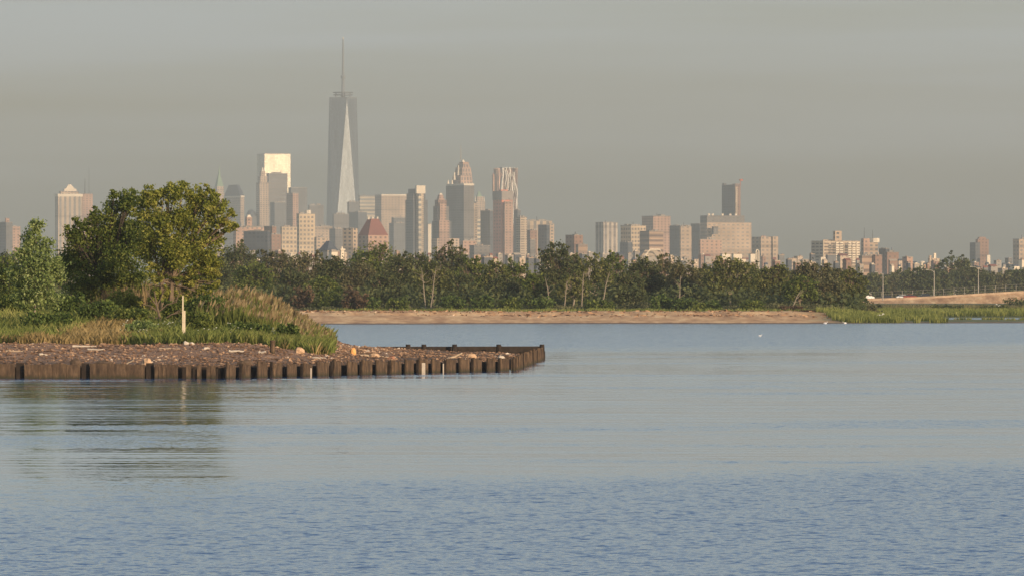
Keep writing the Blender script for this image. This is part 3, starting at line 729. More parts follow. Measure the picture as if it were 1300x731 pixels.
def simple(name, D, th, x0, xc, x1, yt, mat, label, short, cat='tower', n=1, hpx=2.5, roofmat='f_low_grey', ratio=.7):
    b = Bld(name, D, th, label, short, (x0+x1)/2, cat)
    o, g = b.block('wall', x0, xc, x1, yt, mat, ratio=ratio)
    b.roof(g, n+1, 0, roofmat, hpx if n else hpx*.6)
    # parapet
    lx, ly, wd, dp, zt = g
    mb = MB(); mb.box(lx, ly, zt, wd*1.01+.3, dp*1.01+.3, zt+.5*b.k*1.2); mb.build('parapet', roofmat, b.root)
    return b, g

K = 1000
# far left
b, g = simple('office_block', 10*K, 25, -6, 9, 17, 283, 'f_slate', 'dark hazy block at the far left edge of the skyline', 'the dark block at the left edge', n=0)
b.mast(9, 283, 277, 3.2, 'f_pink', 'water_tank', r1=3.2)
simple('office_block', 10.4*K, 25, 12, 16, 26, 288, 'f_pink', 'pale pink stepped block beside the dark one at far left', 'the pink block at far left')
b = Bld('courthouse_tower', 13*K, 24, 'pale striped slab with a stepped gable roof and a mast at left', 'the striped slab with the stepped roof', 93)
_, g = b.block('shaft', 70, None, 104, 250, 'f_tan_stripe', ratio=.35); b.block('cornice', 69.5, None, 105, 246.5, 'white_stone', 250, ratio=.35)
b.block('attic', 75, None, 100, 243, 'f_tan', 246.5, ratio=.35); b.block('attic', 80, None, 97, 240, 'white_stone', 243, ratio=.35); b.block('roof', 82, None, 95, 234.5, 'white_stone', 240, ratio=.35, tx=.3, ty=.3)
b.block('stair_tower', 102, 104, 117, 246, 'f_pink', fy=6)
b.mast(107.5, 246, 227, 1.2); b.mast(112.5, 246, 212, .5)
# green spire, mansard tower
b = Bld('spire_tower', 16*K, 25, 'slender tower with a pale green copper pyramid spire beside the big tree', 'the green copper spire', 278)
b.block('shaft', 270, 275, 286, 246, 'f_tan'); b.block('crown', 272, 276, 284.5, 237, 'f_tan', 246)
b.block('roof', 272.5, 276, 284, 222, 'copper_green', 237, tx=.28, ty=.28); b.block('spire', 276.8, None, 279.8, 210, 'copper_green', 222, ratio=1, tx=.1, ty=.1)
b = Bld('mansard_tower', 15.6*K, 22, 'square tower with a dark slate mansard roof right of the green spire', 'the mansard roofed tower', 297)
_, g = b.block('shaft', 283, 306.5, 311, 251, 'f_beige'); b.th_ = 0
b.block('cornice', 282.6, 306.7, 311.6, 249, 'white_stone', 251); b.block('roof', 283, 306.5, 311, 235, 'roof_slate', 249, tx=.62, ty=.5)
b = Bld('domed_tower', 15*K, 25, 'low dark tower with a rounded dome right of the mansard roof', 'the dark dome', 319, 'building')
b.block('wall', 311, 316, 327, 275, 'f_slate'); mb = MB(); mb.dome(0, 0, b.z(275), 6.5*b.k, 9*b.k); mb.build('dome', 'roof_slate', b.root, True)
b = Bld('church_tower', 9*K, 25, 'small pink brick tower with a cap below the dark dome', 'the small pink tower', 316, 'building')
b.block('wall', 311.5, 313.5, 320, 276, 'f_pink'); b.block('cap', 312.5, 314, 319, 273, 'white_stone', 276, tx=.6, ty=.6)
simple('apartment_block', 8.8*K, 22, 296, 300, 337, 289, 'f_pink', 'long pale pink row of flats behind the dark low block', 'the long pink row', 'building', 3)
simple('warehouse_block', 7.5*K, 60, 309, 340, 343, 294, 'f_slate', 'wide dark low block standing left of the brick block', 'the wide dark low block', 'building', 2)
simple('office_block', 8.2*K, 40, 335, 346, 351, 288, 'f_brick', 'dark brick stub with one lit edge rising over the brick block', 'the brick stub', 'building', 0)
# big slabs
b = Bld('office_slab', 16.4*K, 20, 'glass slab with a blazing pale yellow face, highest block left of the great tower', 'the blazing yellow slab', 348)
_, g = b.block('wall', 326, 336.5, 369, 196.5, 'f_glass_pale'); b.block('parapet', 325.8, 336.5, 369.3, 195.5, 'white_stone', 196.5)
b = Bld('setback_tower', 15*K, 24, 'slim stone tower with stepped shoulders and a thin spire in front of the yellow slab', 'the slim stepped tower', 333)
b.block('shaft', 325, 330, 341.5, 232, 'f_tan'); b.block('shoulder', 327, 331, 339.5, 224, 'f_tan', 232); b.block('crown', 329.5, 332, 337, 218, 'f_tan', 224)
b.block('lantern', 331.5, 332.5, 335, 213, 'white_stone', 218, tx=.5, ty=.5); b.mast(333.3, 213, 207, 1.2)
b, g = simple('office_slab', 15.2*K, 18, 338, 341.5, 365, 221, 'f_dark_band', 'brown grey banded slab standing directly in front of the yellow slab', 'the banded grey slab', n=2)
simple('office_slab', 14.4*K, 24, 343, 349, 372, 257.5, 'f_slate', 'dark wide box in front of the banded grey slab', 'the dark wide box', n=1)
simple('office_slab', 14.8*K, 22, 366, 370, 390, 239, 'f_slate', 'dark slate box right of the banded slab', 'the dark slate box', n=2, hpx=1.5)
b, g = simple('office_tower', 13.6*K, 35, 363.5, 372, 379, 246, 'f_pink', 'narrow tower with a dark left side and pink right face', 'the narrow pink faced tower', n=0)
simple('office_slab', 15.5*K, 20, 391, 393, 411, 261, 'f_grey', 'faint hazy grey box just left of the great glass tower', 'the faint grey box', n=1)
simple('office_block', 13*K, 25, 394, 399, 422, 288, 'f_beige', 'hazy low beige block at the foot of the great tower', 'the hazy beige block', n=2)
b, g = simple('apartment_tower', 9.5*K, 22, 376.5, 380, 400, 272, 'f_cream_grid', 'taller of two cream apartment towers with a gridded face and roof tank', 'the taller cream apartments', 'apartment tower', n=1)
b.mast(391, 272, 267, 4, 'white_stone', 'water_tank', r1=4)
simple('apartment_tower', 9.3*K, 22, 356, 358, 377, 288.5, 'f_cream_grid', 'shorter wider cream apartment block with a gridded face', 'the shorter cream apartments', 'apartment tower', n=2)
simple('brick_block', 8*K, 20, 342, 345, 357, 298, 'f_brick', 'red brick block left of the cream apartments', 'the red brick block', 'building', n=1)
simple('brick_block', 9*K, 20, 399, 402, 416, 302, 'f_tan', 'cream low building right of the taller cream apartments', 'the cream low building', 'building', n=2)

# the great glass tower
D = 16*K; b = Bld('glass_skyscraper', D, 17, 'tallest tapering glass skyscraper with chamfered facets and a long mast', 'the great glass tower', 435.5, 'skyscraper')
mb = MB(); hw = 31.3; zt = b.z(126); z0 = 57
lo = [(-hw, -hw, z0), (hw, -hw, z0), (hw, hw, z0), (-hw, hw, z0)]
hi = [(0, -hw, zt), (hw, 0, zt), (0, hw, zt), (-hw, 0, zt)]
for i in range(4):
    j = (i+1) % 4
    mb.face([lo[i], lo[j], hi[i]], [(0, z0), (62, z0), (31, zt)])
    mb.face([lo[j], hi[j], hi[i]], [(31, z0), (62, zt), (0, zt)])
mb.face(hi); mb.build('glass_shaft', 'f_wtc', b.root)
mb = MB(); mb.box(0, 0, 0, 62.6, 62.6, 57); mb.build('podium', 'f_wtc_base', b.root)
mb = MB(); mb.ring([(p[0]*.995, p[1]*.995, zt) for p in hi], [(p[0]*.995, p[1]*.995, zt+3.5) for p in hi]); mb.face([(p[0]*.99, p[1]*.99, zt+3.4) for p in hi]); mb.build('parapet', 'pale_metal', b.root)
mb = MB(); mb.cyl(0, 0, zt+3.5, 5, b.z(118), 4, 10); mb.build('mast_base', 'pale_metal', b.root)
for zz, rr in ((b.z(121.5), 21), (b.z(118.5), 22)):
    mb = MB(); mb.cyl(0, 0, zz, rr, zz+2.2, rr, 20); mb.build('ring_platform', 'dark_metal', b.root)
for a in range(6):
    mb = MB(); an = a*math.pi/3+.3; mb.cyl(18*math.cos(an), 18*math.sin(an), zt, .9, b.z(118.5), .9, 6); mb.build('ring_support', 'pale_metal', b.root)
mb = MB(); zs = [118, 100, 99.5, 96.5, 96, 75, 60, 48]; rs = [3.8, 3.2, 5.4, 5.4, 2.8, 2.3, 1.8, 1.0]
for i in range(7): mb.cyl(0, 0, b.z(zs[i]), rs[i], b.z(zs[i+1]), rs[i+1], 8)
gm_ = mb.build('mast', 'pale_metal', b.root)
mb = MB(); mb.cyl(0, 0, b.z(50), 1.6, b.z(47.5), 1.2, 8); mb.build('beacon', 'white_stone', gm_)
# at its foot
simple('office_block', 14.4*K, 22, 422, 424, 443, 272.5, 'f_grey', 'grey box standing before the left foot of the great tower', 'the grey box before the great tower', n=2)
simple('office_block', 12*K, 30, 418, 426, 437, 291, 'f_grey', 'low grey block in front of the grey box', 'the low grey block', 'building', n=2)
simple('office_tower', 14.8*K, 20, 441, 443, 456, 257, 'f_slate', 'hazy dark tower touching the right foot of the great tower', 'the dark tower at the great tower foot', n=1)
b, g = simple('banded_office', 15.2*K, 18, 455, 457, 476, 249, 'f_white_h', 'pale office block with strong white horizontal bands', 'the white banded block', n=0)
simple('office_block', 14.6*K, 30, 443, 455, 466, 270, 'f_slate', 'low dark block in front of the white banded one', 'the low dark block', n=1)
b, g = simple('office_slab', 15*K, 24, 476, 484.5, 516.5, 249, 'f_beige', 'wide beige slab with a cornice line right of the banded block', 'the wide beige slab', n=2, hpx=1.2)
b.block('cornice', 475.7, 484.5, 516.8, 247, 'white_stone', 249)
simple('office_block', 13*K, 22, 494, 500, 517, 284, 'f_slate', 'dark low block in front of the wide beige slab', 'the dark low block', n=2)
simple('office_block', 13.5*K, 22, 497, 500, 515, 277, 'f_slate', 'stepped dark block rising behind the dark low block', None, n=0)
# red roofed hall
b = Bld('gabled_hall', 7*K, 40, 'pinkish hall with a steep dark red hipped roof over the trees', 'the red roofed hall', 474, 'building')
_, g = b.block('wall', 454.5, 468, 493, 299, 'f_pink'); b.block('roof', 454.5, 468, 493, 278, 'roof_red', 299, tx=.38, ty=.35)
for q in (468, 473, 479): b.mast(q, 279, 275.5, .9, 'white_stone', 'finial', r1=.9)
simple('brick_block', 7.5*K, 55, 435, 448.5, 454, 290.5, 'f_tan', 'dark sided block with one brightly lit end left of the red roofed hall', 'the block with a lit end', 'building', n=2, hpx=1.5)
b = Bld('hip_roof_house', 5*K, 45, 'house with a broad dark hipped roof above the far trees', 'the dark hipped roof', 417, 'house')
b.block('wall', 405, 416, 429, 318, 'f_low_grey'); b.block('roof', 404, 416, 430, 306, 'roof_slate', 318, tx=.12, ty=.3)
b = Bld('white_house', 4.4*K, 30, 'small cream house just right of the dark hipped roof', 'the cream house', 423, 'house')
b.block('wall', 417, 421, 429, 320, 'white_stone'); b.block('roof', 416.6, 421, 429.4, 317, 'roof_tan', 320, tx=.6, ty=.2)
b = Bld('white_turret', 4.4*K, 30, 'little white turret with a flared cap beside the cream house', 'the white turret', 434, 'building')
b.block('wall', 431.5, 433, 437, 318, 'white_stone'); b.block('cap', 429.8, 432.6, 438.5, 316, 'white_stone', 318); b.block('lantern', 432.8, 433.6, 435.6, 313, 'white_stone', 316, tx=.4, ty=.4)
# residential tower with white balconies
b = Bld('apartment_tower', 11*K, 27, 'dark apartment tower with a lit column of white balconies and stepped left side', 'the tower with white balconies', 529, 'apartment tower')
b.block('wall', 514.5, 525, 543, 254, 'f_slate', fy=4); b.block('wing', 518, 526, 540, 240, 'f_slate', fy=4); b.block('wing', 516, 525, 534, 246, 'f_grey', fy=3)
b.block('painted_lit_bay', 528.5, 530, 538, 240, 'f_balcony', fy=-14); b.block('balcony_bay', 531, 531.6, 535, 246, 'f_white_h', fy=-18)  # paler block puts the sunlit corner column into the wall colour
b.block('crown', 527.3, 529, 540.2, 236, 'white_stone', 246, fy=-14)
simple('office_block', 12.5*K, 22, 542.5, 543.5, 547.5, 285, 'white_stone', 'thin white sliver of a building between two tall towers', 'the thin white sliver', 'building', n=0)
# art deco
b = Bld('deco_tower', 11*K, 28, 'small stepped art deco tower with a pink lit spine left of the biggest crowned tower', 'the small art deco tower', 560)
b.block('shaft', 548.5, 556, 573, 281, 'f_slate'); b.block('shaft', 550, 556, 570, 262, 'f_grey', 281); b.block('painted_lit_bay', 557, 558, 570.5, 280, 'f_pink', fy=-14); b.block('painted_lit_bay', 558, 558.8, 566.5, 258, 'f_pink', fy=-11); b.block('shoulder', 552, 556.5, 567, 254, 'f_brick', 262); b.block('crown', 554, 557.5, 564.5, 247.5, 'f_pink', 254, tx=.6, ty=.6)  # sunlit spine painted as pink blocks before the dark slate shaft
b.block('cap', 556.6, 558, 562, 245.5, 'white_stone', 247.5, tx=.5, ty=.5)
b.block('podium', 548, 555, 583, 303, 'f_tan', fy=-6)
# big crowned tower
b = Bld('crowned_tower', 12*K, 28, 'large tower with a tall pointed stepped crown in scaffolding and an antenna', 'the big crowned tower', 585)
b.block('shaft', 566, 589, 602, 236, 'f_grey'); b.block('painted_lit_wing', 589, 590, 606, 258, 'f_tan', fy=-8); b.block('terrace', 566.5, 589, 602, 233.5, 'white_stone', 236)  # tan wing carries the sunlit right part in its colour
b.block('painted_lit_bay', 588.5, 589.5, 601.5, 234, 'f_cream_grid', fy=-22)  # cream and pink blocks put the sunlit right face into colour
b.block('crown', 574, 585, 600, 223, 'f_scaffold', 233.5, tx=.93, ty=.93); b.block('crown', 577, 587, 599, 213, 'f_scaffold', 223, tx=.88, ty=.88); b.block('painted_lit_bay', 586, 587, 590.5, 240, 'f_pink', fy=-24); b.block('crown', 580, 588, 596.5, 208, 'f_scaffold', 213, tx=.85, ty=.85); b.block('crown', 583, 588, 595, 206, 'f_pink', 208)
for q in (577, 582, 588, 594, 598): b.mast(q, 229 if q in (577, 598) else 223, 219 if q in (577, 598) else 210, 2.2, 'white_stone', 'pinnacle', -3)
for q in (569, 574, 581): b.mast(q, 234, 229, 2, 'white_stone', 'finial', -2)
b.block('cap', 584, 587, 591, 203, 'white_stone', 207, tx=.3, ty=.3); b.mast(585, 204, 184, .9, 'lamp_grey', 'antenna')
b = Bld('gothic_tower', 15.5*K, 25, 'hazy gothic tower with small pinnacles right of the big crowned tower', 'the hazy gothic tower', 609)
b.block('shaft', 601, 605, 616, 256, 'f_tan'); b.block('shoulder', 603, 606, 614.5, 250, 'f_tan', 256); b.block('roof', 604, 606, 612, 243, 'copper_green', 250, tx=.2, ty=.2)
for q in (603.5, 609, 614.5): b.mast(q, 256, 250, 2, 'white_stone', 'pinnacle')
simple('office_block', 13*K, 28, 602, 605, 612, 278, 'f_white_h', 'banded pale block in front of the gothic tower', 'the banded pale block', n=1)
simple('office_block', 12*K, 35, 610, 622, 626, 268, 'f_slate', 'dark slate block left of the rippled steel tower', 'the dark slate block', n=1)
simple('brick_block', 9*K, 25, 583, 588, 604, 306, 'f_pink', 'low pink block below the big crowned tower', 'the low pink block', 'building', n=3)
simple('brick_block', 8.5*K, 30, 596, 602, 622, 312, 'f_grey', 'low grey brown block left of the red framed tower', 'the low grey brown block', 'building', n=2)
# rippled tower behind the red framed one
b = Bld('rippled_tower', 15*K, 24, 'tall steel tower whose upper facade ripples in bright vertical folds', 'the rippled steel tower', 642)
mb = MB(); k = b.k; W = 27*k; nU, nV = 56, 34; zb_, zt_ = 0, b.z(214)
def rip(u, v, ph):    # outward push of the facade
    return 6.5*math.sin(u*2*math.pi*5+ph+1.5*math.sin(v*6+u*7))*(.3+.7*v)
def side(p0, p1, nrm, ph):
    G = [[(p0[0]+(p1[0]-p0[0])*i/nU+nrm[0]*rip(i/nU, j/nV, ph)*math.sin(math.pi*i/nU)**.3, p0[1]+(p1[1]-p0[1])*i/nU+nrm[1]*rip(i/nU, j/nV, ph)*math.sin(math.pi*i/nU)**.3, zb_+(zt_-zb_)*j/nV) for i in range(nU+1)] for j in range(nV+1)]
    for j in range(nV):
        for i in range(nU): 
            q = [G[j][i], G[j][i+1], G[j+1][i+1], G[j+1][i]]; mb.face(q, [(p[0], p[2]) for p in q])
hx, hy = W*.42, W*.30
side((-hx, -hy), (hx, -hy), (0, -1), 0); side((hx, -hy), (hx, hy), (1, 0), 1); side((hx, hy), (-hx, hy), (0, 1), 2); side((-hx, hy), (-hx, -hy), (-1, 0), 3)
mb.face([(-hx, -hy, zt_-1), (hx, -hy, zt_-1), (hx, hy, zt_-1), (-hx, hy, zt_-1)]); mb.build('steel_facade', 'f_ripple', b.root)
b.block('roof_bulkhead', 634, None, 650, 212.5, 'pale_metal', 215)
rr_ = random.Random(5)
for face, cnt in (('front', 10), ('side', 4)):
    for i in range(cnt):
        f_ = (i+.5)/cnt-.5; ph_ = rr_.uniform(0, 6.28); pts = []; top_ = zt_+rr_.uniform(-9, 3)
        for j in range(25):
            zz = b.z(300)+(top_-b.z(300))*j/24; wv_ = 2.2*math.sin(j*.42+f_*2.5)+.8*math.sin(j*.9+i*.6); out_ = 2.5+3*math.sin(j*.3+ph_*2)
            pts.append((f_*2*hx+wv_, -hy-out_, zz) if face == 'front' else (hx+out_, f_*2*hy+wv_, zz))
        mb = MB(); w0 = rr_.uniform(1.0, 1.9); mb.tube(pts, [w0]*25, 6); mb.build('fold_highlight', 'highlight_pale', b.root, True)  # pale tubes added as painted highlights along the folds
b = Bld('framed_tower', 11*K, 24, 'pinkish red tower under construction with a grey netted top in front of the rippled tower', 'the red framed tower', 638.5)
_, g = b.block('frame', 626, 637, 651, 254, 'f_red_frame'); b.block('safety_net', 625.2, 637, 651.8, 243, 'f_net', 254); b.block('painted_lit_bay', 640, 640.8, 651.2, 256, 'f_pink', fy=-22)  # pink block paints the sunlit face of the frame
b.block('hoist', 625, 626, 628, 222, 'f_pink', 243); b.mast(626, 243, 220, .8, 'crane_red', 'crane_mast'); b.block('roof_bulkhead', 633, 636, 645, 241, 'f_red_frame', 243)
simple('apartment_tower', 12*K, 30, 652, 657, 661, 267.5, 'f_slate', 'narrow dark tower right of the red framed tower', 'the narrow dark tower', n=1)
simple('apartment_tower', 9.5*K, 30, 655, 660.5, 669, 276, 'f_balcony', 'pale apartment tower with balconies right of the narrow dark one', 'the pale balcony tower', 'apartment tower', n=1)
b, g = simple('apartment_block', 10*K, 15, 666, 667, 701, 281, 'f_tan_stripe', 'long beige apartment block with arched top bays', 'the long beige arcade block', 'apartment block', n=3)
simple('brick_block', 9*K, 25, 669, 673, 682, 293, 'f_brick', 'red brown block before the long beige one', 'the red brown block', 'building', n=2)
simple('office_block', 9*K, 50, 683, 694, 698, 286, 'f_slate', 'dark sided block before the right end of the long beige one', 'the dark sided block', 'building', n=0)
simple('office_block', 9.2*K, 22, 696, 698, 703.5, 285, 'f_tan', 'narrow bright cornered block at the right end of the downtown group', 'the narrow bright block', 'building', n=0)
simple('brick_block', 8*K, 20, 671, 673, 680, 305, 'f_grey', 'small grey block low before the beige arcade block', None, 'building', n=1)
# middle gap
simple('brick_block', 7*K, 40, 718, 729, 740, 299, 'f_brick', 'small red brick block with a dark left side standing alone', 'the lone red brick block', 'building', n=1)
simple('brick_block', 6.8*K, 25, 731, 734, 746, 311, 'f_brick_band', 'lower pink block stepping down from the lone brick block', None, 'building', n=1)
b, g = simple('apartment_tower', 10*K, 35, 756, 766, 784, 283, 'f_white_v', 'pale vertically striped tower with a dark left side standing alone', 'the lone striped tower', 'apartment tower', n=2, hpx=1.2)
simple('office_block', 10*K, 38, 788, 801, 820, 287, 'f_cream_grid', 'tan block with white trimmed roof at left of the tan cluster', 'the tan cluster block', n=2)
simple('office_block', 9.5*K, 40, 787, 797, 803, 308, 'f_slate', 'dark lower wing at left foot of the tan cluster', None, 'building', n=0)
b, g = simple('office_block', 11*K, 30, 815, 829, 851, 275, 'f_pink', 'tallest stepped pinkish block of the tan cluster', 'the tallest block of the cluster', n=3)
b.block('setback', 832, 834, 852, 290, 'f_tan', fy=-12)
simple('office_block', 8.8*K, 38, 812, 824, 842, 294, 'f_brick_band', 'banded block with a dark left side in front of the tan cluster', 'the banded front block', n=1)
b = Bld('train_shed', 5*K, 25, 'wide low grey roof with pale sloping edges before the tan cluster', 'the pale edged roof', 824, 'building')
b.block('wall', 810, 813, 840, 325, 'f_low_grey'); b.block('roof', 809, 813, 841, 317.5, 'roof_tan', 325, tx=.5, ty=.6)
mb = MB(); hx, zz0, zz1 = 13.8*b.k, b.z(325.5), b.z(317)
mb.tube([(-hx*1.05, -9, zz0), (-hx*.48, -9, zz1), (hx*.48, -9, zz1), (hx*1.0, -9, zz0)], [.55]*4, 5); mb.build('roof_edge', 'white_stone', b.root)
simple('office_block', 10.5*K, 45, 850, 863, 869, 287, 'f_slate', 'dark hazy block right of the tan cluster', 'the dark hazy block', n=1)
simple('office_block', 9.8*K, 25, 862, 864, 878, 288, 'f_beige', 'beige block with a lit face beside the dark hazy block', None, n=1)
simple('office_block', 10.8*K, 45, 877, 888, 892, 284.5, 'f_slate', 'dark narrow block touching the massive beige block', None, n=0)
# massive block
b = Bld('massive_block', 10*K, 20, 'massive wide beige office block with a dark parapet band and roof lights', 'the massive beige block', 921, 'office block')
b.block('wall', 889, 897, 954, 283, 'f_beige', fy=0); b.block('attic', 889, 897, 945, 274, 'f_grey', 283)
b.block('painted_shadow_bay', 903, 905, 911, 288, 'f_grey', fy=-24, yb=298)  # grey block puts a shadow into the facade colour
for q in (899.5, 904.5, 917, 927, 934): b.mast(q, 274, 271.5, 1.8, 'white_stone', 'roof_vent', r1=1.8)
simple('office_block', 8.8*K, 22, 887, 889, 916, 304.5, 'f_pink', 'pinkish low block in front of the left part of the massive block', 'the pinkish low block', 'building', n=2)
b = Bld('glass_tower', 11.5*K, 42, 'dark glass tower with a lit balcony strip rising above the massive block', 'the dark glass tower', 928)
b.block('wall', 916.5, 932, 940, 235, 'f_glass_dark'); b.block('painted_lit_bay', 932, 932.6, 939.8, 236, 'f_brick', fy=-20); b.block('balcony_bay', 933, 933.4, 936, 238, 'f_balcony', fy=-23)  # brick block before the dark glass paints in the sunlit column
b.block('parapet', 916.5, 919, 922, 233, 'f_grey', 235); b.block('parapet', 930, 934, 940, 233.5, 'f_pink', 235)
b.mast(940.5, 236, 228, .7, 'crane_red', 'crane_mast', fy=4); mb = MB(); mb.box((940.5-928)*b.k/math.cos(b.th)+3, 2, b.z(229.5), 6, 2.5, b.z(227.5)); mb.build('crane_jib', 'crane_red', b.root)
b = Bld('apartment_block', 9*K, 40, 'tan block with two notched lit faces just right of the massive block', 'the notched tan block', 971, 'building')
b.block('wall', 954, 965.5, 979, 301, 'f_beige'); b.block('wing', 976, 981, 988, 300.5, 'f_beige', fy=-4); b.block('roof_bulkhead', 966, 967, 972, 299.5, 'f_pink', 301)
b = Bld('arch', 5*K, 20, 'small white arched dormer shape low before the notched tan block', 'the white arch', 961.5, 'building')
mb = MB(); pts = [(-2*b.k, 0, 0)]+[(-2*b.k*math.cos(a), 0, b.z(320.5)+3.2*b.k*math.sin(a)) for a in np.linspace(0, math.pi, 9)]+[(2*b.k, 0, 0)]
mb.tube(pts, [.8*b.k]*len(pts), 6); mb.build('arch_rib', 'white_stone', b.root)
b.block('wall', 959.8, None, 963.2, 320, 'f_low_grey', fy=3)
# right side
b = Bld('apartment_block', 7*K, 28, 'wide apartment block with rows of balconies and a stair tower on its roof', 'the balcony apartment block', 1061, 'apartment block')
b.block('wall', 1030, 1044, 1092, 306, 'f_balcony'); b.block('stair_tower', 1057, 1059.5, 1068, 293.5, 'f_tan', fy=-8); b.block('parapet', 1044.2, None, 1057, 304.6, 'f_tan', 306, ratio=.1)
mb = MB()
for j in range(9):
    for i in range(6):
        xx = (-.30+i*.125)*48*b.k; zz = b.z(308+j*3)
        if abs(xx+.0*b.k) > 3.5*b.k: mb.box(xx, -21.2, zz-1, 3.4, 1.5, zz+.1)
b2 = mb.build('balconies', 'white_stone', b.root)
b = Bld('hospital_block', 7.6*K, 25, 'stepped tan hospital like complex with a white tank and two aerials', 'the stepped complex with aerials', 1106, 'building')
b.block('wall', 1090, 1096, 1122, 320, 'f_tan'); b.block('tower', 1093, 1096, 1104, 303, 'f_pink'); b.block('tower', 1100, 1103, 1115, 308, 'f_tan', fy=5)
b.mast(1111, 308, 302.5, 5, 'white_stone', 'water_tank', r1=5, fy=5); b.mast(1097, 303, 289, .5, 'dark_metal', 'aerial'); b.mast(1108, 306, 292, .5, 'dark_metal', 'aerial', fy=5)
simple('brick_block', 7*K, 45, 1116, 1124, 1129, 316, 'f_slate', 'dark block right of the stepped complex', None, 'building', n=0)
simple('brick_block', 6.6*K, 22, 1123, 1126, 1141, 320.5, 'f_brick', 'long low red brick block at the right of the complex', 'the long low red block', 'building', n=2)
simple('brick_block', 6.4*K, 30, 1090, 1094, 1108, 325, 'f_brick_band', 'orange lit block before the stepped complex', None, 'building', n=1)
simple('brick_block', 6.4*K, 30, 1108, 1111, 1120, 324, 'f_brick', 'dark red block before the stepped complex on its right', None, 'building', n=0)
b = Bld('chimney_house', 6*K, 25, 'cream building with two pale chimney towers over the right trees', 'the pale chimneys', 1185, 'building')
b.block('wall', 1178, 1180, 1193, 328, 'f_low'); b.block('chimney', 1184.5, 1185.5, 1188.5, 321.5, 'white_stone', 330); b.block('chimney', 1179, 1180, 1182.5, 324.5, 'f_tan', 330)
b = Bld('storage_tank', 6*K, 0, 'squat white round tank over the right trees', 'the white tank', 1171, 'tank')
mb = MB(); mb.cyl(0, 0, 0, 3.5*b.k, b.z(333), 3.5*b.k, 16); mb.dome(0, 0, b.z(333), 3.5*b.k, 1.6*b.k, 16); mb.build('tank_shell', 'white_stone', b.root, True)
b = Bld('brick_tower', 9*K, 30, 'lone reddish brown tower with a rounded top at the far right', 'the lone reddish tower', 1244)
b.block('wing', 1231.5, 1238, 1244, 308, 'f_slate', fy=3); b.block('wall', 1238.5, 1241, 1255.5, 304, 'f_brick'); b.block('crown', 1240, 1242, 1253, 301, 'f_brick', 304, tx=.7, ty=.7); b.block('annex', 1251, 1252, 1256, 324, 'white_stone', fy=-20)
simple('apartment_tower', 9*K, 30, 1286, 1293, 1312, 304, 'f_beige', 'tan tower cut by the right edge of the picture', 'the right edge tower', n=1)
simple('brick_block', 8*K, 30, 1276, 1280, 1285, 328, 'f_grey', 'small grey block left of the tan tower at the right edge', None, 'building', n=0)

# low houses and roofs between the towers and the trees
LAND.sort()
def near(px):
    q = min(LAND, key=lambda a: abs(a[0]-px)); dx = px-q[0]
    return q[1], ('below' if abs(dx) < 4 else 'left of' if dx < 0 else 'right of'), abs(dx)
hr = random.Random(12)
cols = [('f_low', 'cream'), ('f_low_red', 'red brick'), ('f_low_grey', 'grey'), ('white_stone', 'white'), ('f_pink', 'pink'), ('f_slate', 'dark')]
used = set()
for row, (D0, D1, dy, st) in {'back': (5600, 7200, -1.5, (7, 15)), 'front': (3900, 5000, 4.5, (8, 18))}.items():
    px = 282
    while px < 1300:
        px += hr.uniform(*st)
        yt = dy+(hr.uniform(320, 327) if px < 860 else hr.uniform(324, 331) if px < 1085 else hr.uniform(328, 335) if px < 1160 else hr.uniform(331, 338))
        D = hr.uniform(D0, D1); wpx = hr.uniform(4, 14); mat, cn = cols[hr.choices(range(6), [3, 3, 5, 1.5, 2, 4])[0]]
        gab = hr.random() < .45; lm, rel, dx = near(px); lab = None
        for size in (['narrow', 'small', 'modest'] if wpx < 9 else ['wide', 'broad', 'long']):
            c_ = f"{size} {cn} {'pitched' if gab else 'flat'}-roofed house in the {row} row {rel} {lm}"
            if c_ not in used and len(c_.replace('-', ' ').split()) <= 16: lab = c_; break
        if lab is None: continue
        used.add(lab)
        b = Bld('rooftop_house', D, hr.uniform(15, 45), lab, None, px, 'house', 'low houses between the far trees and the towers')
        o, g = b.block('wall', px-wpx/2, None, px+wpx/2, yt+(2 if gab else 0), mat, ratio=hr.uniform(.5, 1))
        lx, ly, wd, dp, zt = g; mb = MB()
        if gab: mb.box(lx, ly, zt, wd*1.06, dp*1.06, zt+2.4*b.k, 0, .96, .05); mb.build('roof', hr.choice(['roof_slate', 'roof_red', 'roof_tan']), b.root)
        else:
            mb.box(lx, ly, zt, wd*1.03, dp*1.03, zt+.5); rf = mb.build('roof', 'roof_tan', b.root)
            mb = MB(); mb.box(lx+wd*hr.uniform(-.3, .3), ly, zt+.5, 1.6, 1.6, zt+.5+1.0*b.k); mb.build('chimney', hr.choice(['f_low_red', 'white_stone']), rf)

